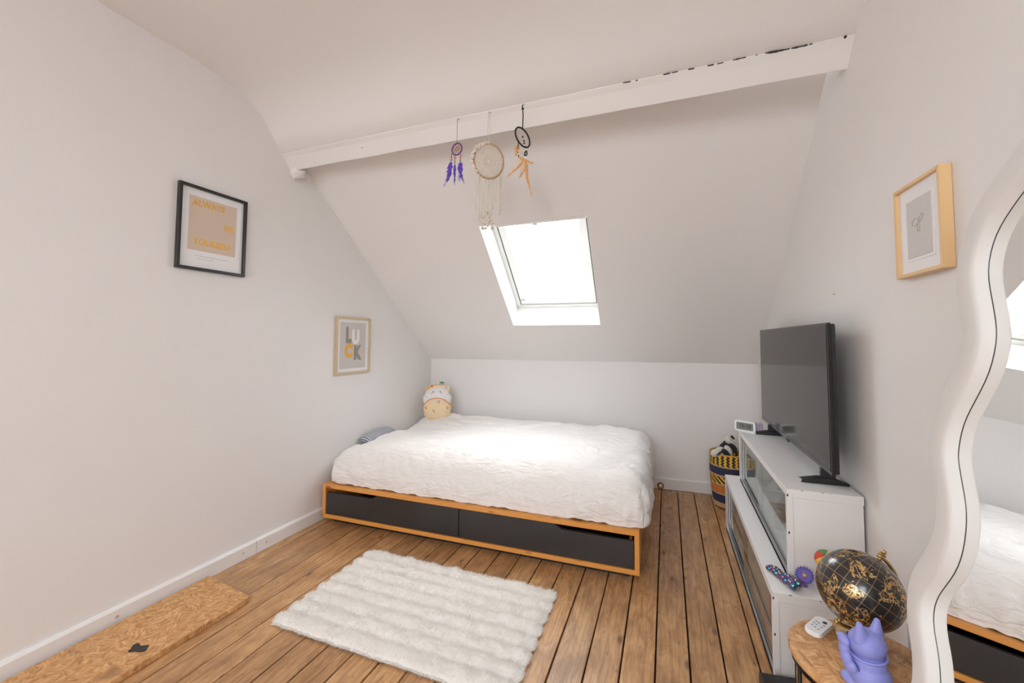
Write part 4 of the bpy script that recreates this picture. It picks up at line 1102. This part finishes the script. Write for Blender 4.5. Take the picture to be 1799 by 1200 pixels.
# globe
gl = thing('globe', 'black and gold desk globe on brass stand on the side table', 'globe', (.469, 1.365, TZ))
gc = Vector((.0, .005, .1265)); R = .094; Ra = .1035
axv = Vector((.58*.93, .58*.35, .81)).normalized(); side = Vector((.93, .35, 0)); bvec = (side-axv*side.dot(axv)).normalized()
bm = bmesh.new(); bmesh.ops.create_uvsphere(bm, u_segments=64, v_segments=40, radius=R); gs = frombm('sphere', bm, M['globe'], gl, True)
gs.location = gc; gs.rotation_euler = (Vector((0, 0, 1)).rotation_difference(axv)).to_euler()
arc = [gc+Ra*(cos(t)*axv+sin(t)*bvec) for t in [radians(-4+188*k/36) for k in range(37)]]
tube('meridian', arc, .0048, M['gold'], gl, 8, flat=(1, 1))
for s in (1, -1):
    lathe('pin', [(0, 0), (.005, 0), (.0055, .006), (.003, .008), (.003, .014), (0, .014)] if s > 0 else [(0, 0), (.005, 0), (.005, .008), (0, .008)], M['gold'], gl, 14, gc+axv*s*(R-.001), axv*s)
ball('finial', gc+axv*(R+.024), .006, M['gold'], gl, u=14, v=10); tube('crossbar', [gc+axv*(R+.016)-bvec*.009, gc+axv*(R+.016)+bvec*.009], .003, M['gold'], gl, 8)
lathe('base', [(0, 0), (.048, 0), (.050, .003), (.046, .007), (.030, .011), (.012, .015), (.006, .020), (.005, .0275), (0, .0275)], M['gold'], gl, 40, (-.01, -.006, .0005))

# cat figurine
ct = thing('cat_figurine', 'periwinkle blue waving cat figurine in front of the globe', 'figurine', (.418, 1.180, TZ+.0005), radians(35))
def blob(name, parts, mat, par, vox=.0022):
    bm = bmesh.new()
    for c, s, rt3 in parts:
        m4 = Matrix.Translation(Vector(c)) @ rt3 @ Matrix.Diagonal((*s, 1)); bmesh.ops.create_uvsphere(bm, u_segments=24, v_segments=16, radius=1, matrix=m4)
    o = frombm(name, bm, mat, par, True); md = o.modifiers.new('Remesh', 'REMESH'); md.mode = 'VOXEL'; md.voxel_size = vox; md.use_smooth_shade = True
    sm = o.modifiers.new('Smooth', 'SMOOTH'); sm.iterations = 4; sm.factor = .6
    return o
I4 = Matrix.Identity(4); RY = lambda d: Matrix.Rotation(radians(d), 4, 'Y'); RX = lambda d: Matrix.Rotation(radians(d), 4, 'X')
# faces local +Y (away from the photographer)
def cone_ear(sx):
    return [((sx*(.021+.0008*k), .0, .116+.0042*k), (.0195-.0018*k, .0125-.0009*k, .010-.0004*k), RY(sx*14)) for k in range(8)]
blob('body', [((0, 0, .034), (.042, .038, .034), I4), ((0, .002, .060), (.034, .031, .030), I4), ((0, .004, .099), (.039, .033, .031), I4),
     ((-.026, .020, .014), (.016, .024, .014), I4), ((.026, .020, .014), (.016, .024, .014), I4), ((.0, -.034, .016), (.012, .014, .014), I4), ((.024, .026, .050), (.011, .014, .022), RX(-20))]+cone_ear(-1)+cone_ear(1), M['lilac'], ct)
tube('collar', [(.0345*cos(a), .003+.031*sin(a), .0765+.002*cos(a)) for a in [2*pi*k/36 for k in range(36)]], .0032, M['lilac'], ct, 8, True)
ra_ = thing('raised_arm', None, None); ra_.parent = ct; ra_['kind'] = 'thing'; del ra_['kind']
blob('arm', [((-.041, .012, .052), (.010, .014, .014), I4), ((-.044, .018, .066), (.0095, .012, .016), I4), ((-.044, .022, .084), (.0095, .011, .016), I4), ((-.043, .022, .100), (.010, .0115, .012), I4), ((-.042, .027, .106), (.010, .010, .009), I4)], M['lilac'], ra_)
tube('joint_gap', circ((-.036, .010, .050), .0135, (1, 0, 0), 20), .0012, M['thread_blue'], ra_, 5, True)
for s in (-1, 1): ball('eye', (s*.015, .035, .104), .004, M['thread_blue'], ct, (1, .4, 1), u=10, v=8)
ball('nose', (0, .038, .097), .003, M['thread_blue'], ct, (1.3, .5, .8), u=10, v=8)

# card behind the table, adapter and black power block on the floor
cd = thing('greeting_card', 'white card with yellow spot standing behind the side table', 'card', (.640, 1.470, 0), radians(8))
box('stand_box', (-.03, .01, 0), (.03, .05, .38), M['poster_grey'], cd, .002)
box('card', (-.035, 0, .33), (.035, .006, .462), M['paper'], cd); prism('yellow_spot', disc_pts(.009, 16, 1, 1, -.016, .432), -.0006, .0, M['yellow'], cd, 'y')
ps = thing('power_block', 'black power block with round socket on the floor before the cabinet', 'power block', (.385, 1.715, 0), radians(8))
box('case', (-.085, -.05, .0), (.085, .045, .045), M['black'], ps, .004); lathe('socket', [(.0, .0452), (.016, .0452), (.020, .049), (.024, .049), (.026, .0452)], M['black_gloss'], ps, 24, (.035, -.01, 0)); box('latch', (-.082, -.06, .008), (-.03, -.05, .02), M['black_metal'], ps, .001)
ad = thing('white_adapter', 'small white adapter on the floor between cabinet and side table', 'adapter', (.435, 1.66, .0))
box('adapter_body', (-.018, -.02, .0005), (.018, .02, .11), M['plastic_white'], ad, .003); box('adapter_lip', (-.016, -.024, .02), (.016, -.02, .05), M['plastic_white'], ad, .001)

# ------------------------------------------------------------------ MIRROR
ma, mb = radians(-.96), radians(-6.0)
nm = Vector((cos(ma)*cos(mb), sin(ma)*cos(mb), sin(mb))); mc = .3743
yv = Vector((0, 1, 0)); yv = (yv-nm*yv.dot(nm)).normalized(); zv = nm.cross(yv); 
if zv.z < 0: zv = -zv
o0 = nm*mc
edge = [(.905, 1.476), (.943, 1.442), (.966, 1.406), (.973, 1.357), (.958, 1.31), (.942, 1.265), (.937, 1.23), (.947, 1.178), (.976, 1.126), (1.001, 1.08), (1.008, 1.033), (1.005, 1.011), (.99, .976), (.975, .942), (.969, .902), (.975, .848), (.997, .801), (1.028, .754), (1.038, .715), (1.029, .683), (1.012, .654), (1.0, .616),
        (.995, .575), (1.005, .53), (1.03, .48), (1.045, .435), (1.03, .39), (1.0, .35), (.985, .31), (.99, .26), (1.0, .20), (.985, .14), (.93, .105)]
top = [(.82, 1.535), (.865, 1.505)]
yc_ = .66
far = top+edge
bott = [(.85, .085), (.75, .075)]
far = far+bott
near = [(2*yc_-y, z) for y, z in reversed(far)]
outl = [(.70, 1.56), (.77, 1.552)]+far+near[:]+[(.55, 1.552), (.62, 1.56)]
def toplane(y, z):
    # point of the mirror plane with these world y, z
    x = (mc-nm.y*y-nm.z*z)/nm.x; p = Vector((x, y, z))-o0; return Vector((p.dot(yv), p.dot(zv)))
P2 = [toplane(y, z) for y, z in outl]
# smooth closed catmull-rom
def cr_(p0, p1, p2, p3, t): return .5*((2*p1)+(-p0+p2)*t+(2*p0-5*p1+4*p2-p3)*t*t+(-p0+3*p1-3*p2+p3)*t**3)
Q = []
n = len(P2)
for i in range(n):
    for k in range(3): Q.append(cr_(P2[i-1], P2[i], P2[(i+1) % n], P2[(i+2) % n], k/3))
for it in range(2): Q = [(Q[i-1]+Q[i]*2+Q[(i+1) % len(Q)])/4 for i in range(len(Q))]
mir = thing('wavy_mirror', 'tall wavy mirror in ivory velvet frame leaning on the right wall', 'mirror')
n = len(Q); nrm2 = []
area_ = sum(Q[i].x*Q[(i+1) % n].y-Q[(i+1) % n].x*Q[i].y for i in range(n)); sg = 1 if area_ > 0 else -1
for i in range(n):
    t = (Q[(i+2) % n]-Q[i-2]).normalized(); nrm2.append(Vector((t.y, -t.x))*sg)
for it in range(2): nrm2 = [(nrm2[i-1]+nrm2[i]*2+nrm2[(i+1) % n]).normalized() for i in range(n)]
def to3(q, d): return o0+yv*q.x+zv*q.y-nm*d
F_, WF, BK = .022, .062, .030
sec = [(0, -.004), (0, F_*.75), (.004, F_*.95), (.011, F_), (WF-.022, F_+.001), (WF-.010, F_-.004), (WF-.003, F_-.012), (WF, 0), (WF-.002, -BK+.006), (WF-.010, -BK), (0, -BK)]
bm = bmesh.new(); rings = []
for i in range(n): rings.append([bm.verts.new(to3(Q[i]+nrm2[i]*w, d)) for w, d in sec])
for i in range(n):
    A, B = rings[i], rings[(i+1) % n]
    for e in range(len(sec)): bm.faces.new([A[e], A[(e+1) % len(sec)], B[(e+1) % len(sec)], B[e]])
frombm('frame', bm, M['velvet'], mir, True)
# seam crease across the frame
gi = min(range(n), key=lambda i: (to3(Q[i], 0)-Vector((.49, .975, .92))).length)
tube('groove_line', [to3(Q[i]+nrm2[i]*.0005, .0003) for i in range(n)], .0009, M['rail_dark'], mir, 6, True)  # added dark strip drawing the groove line where frame meets glass
gv = [to3(q+nrm2[i]*.006, 0) for i, q in enumerate(Q)]; cen = to3(toplane(yc_, .8), 0)
bm = bmesh.new(); vv = [bm.verts.new(p) for p in gv]; bm.faces.new(vv); bmesh.ops.triangulate(bm, faces=bm.faces[:])
go = frombm('mirror_glass', bm, M['mirror'], mir)
bm = bmesh.new(); vv = [bm.verts.new(to3(q+nrm2[i]*.02, -BK*.8)) for i, q in enumerate(Q)]; bm.faces.new(vv); bmesh.ops.triangulate(bm, faces=bm.faces[:]); frombm('back_panel', bm, M['black'], mir)
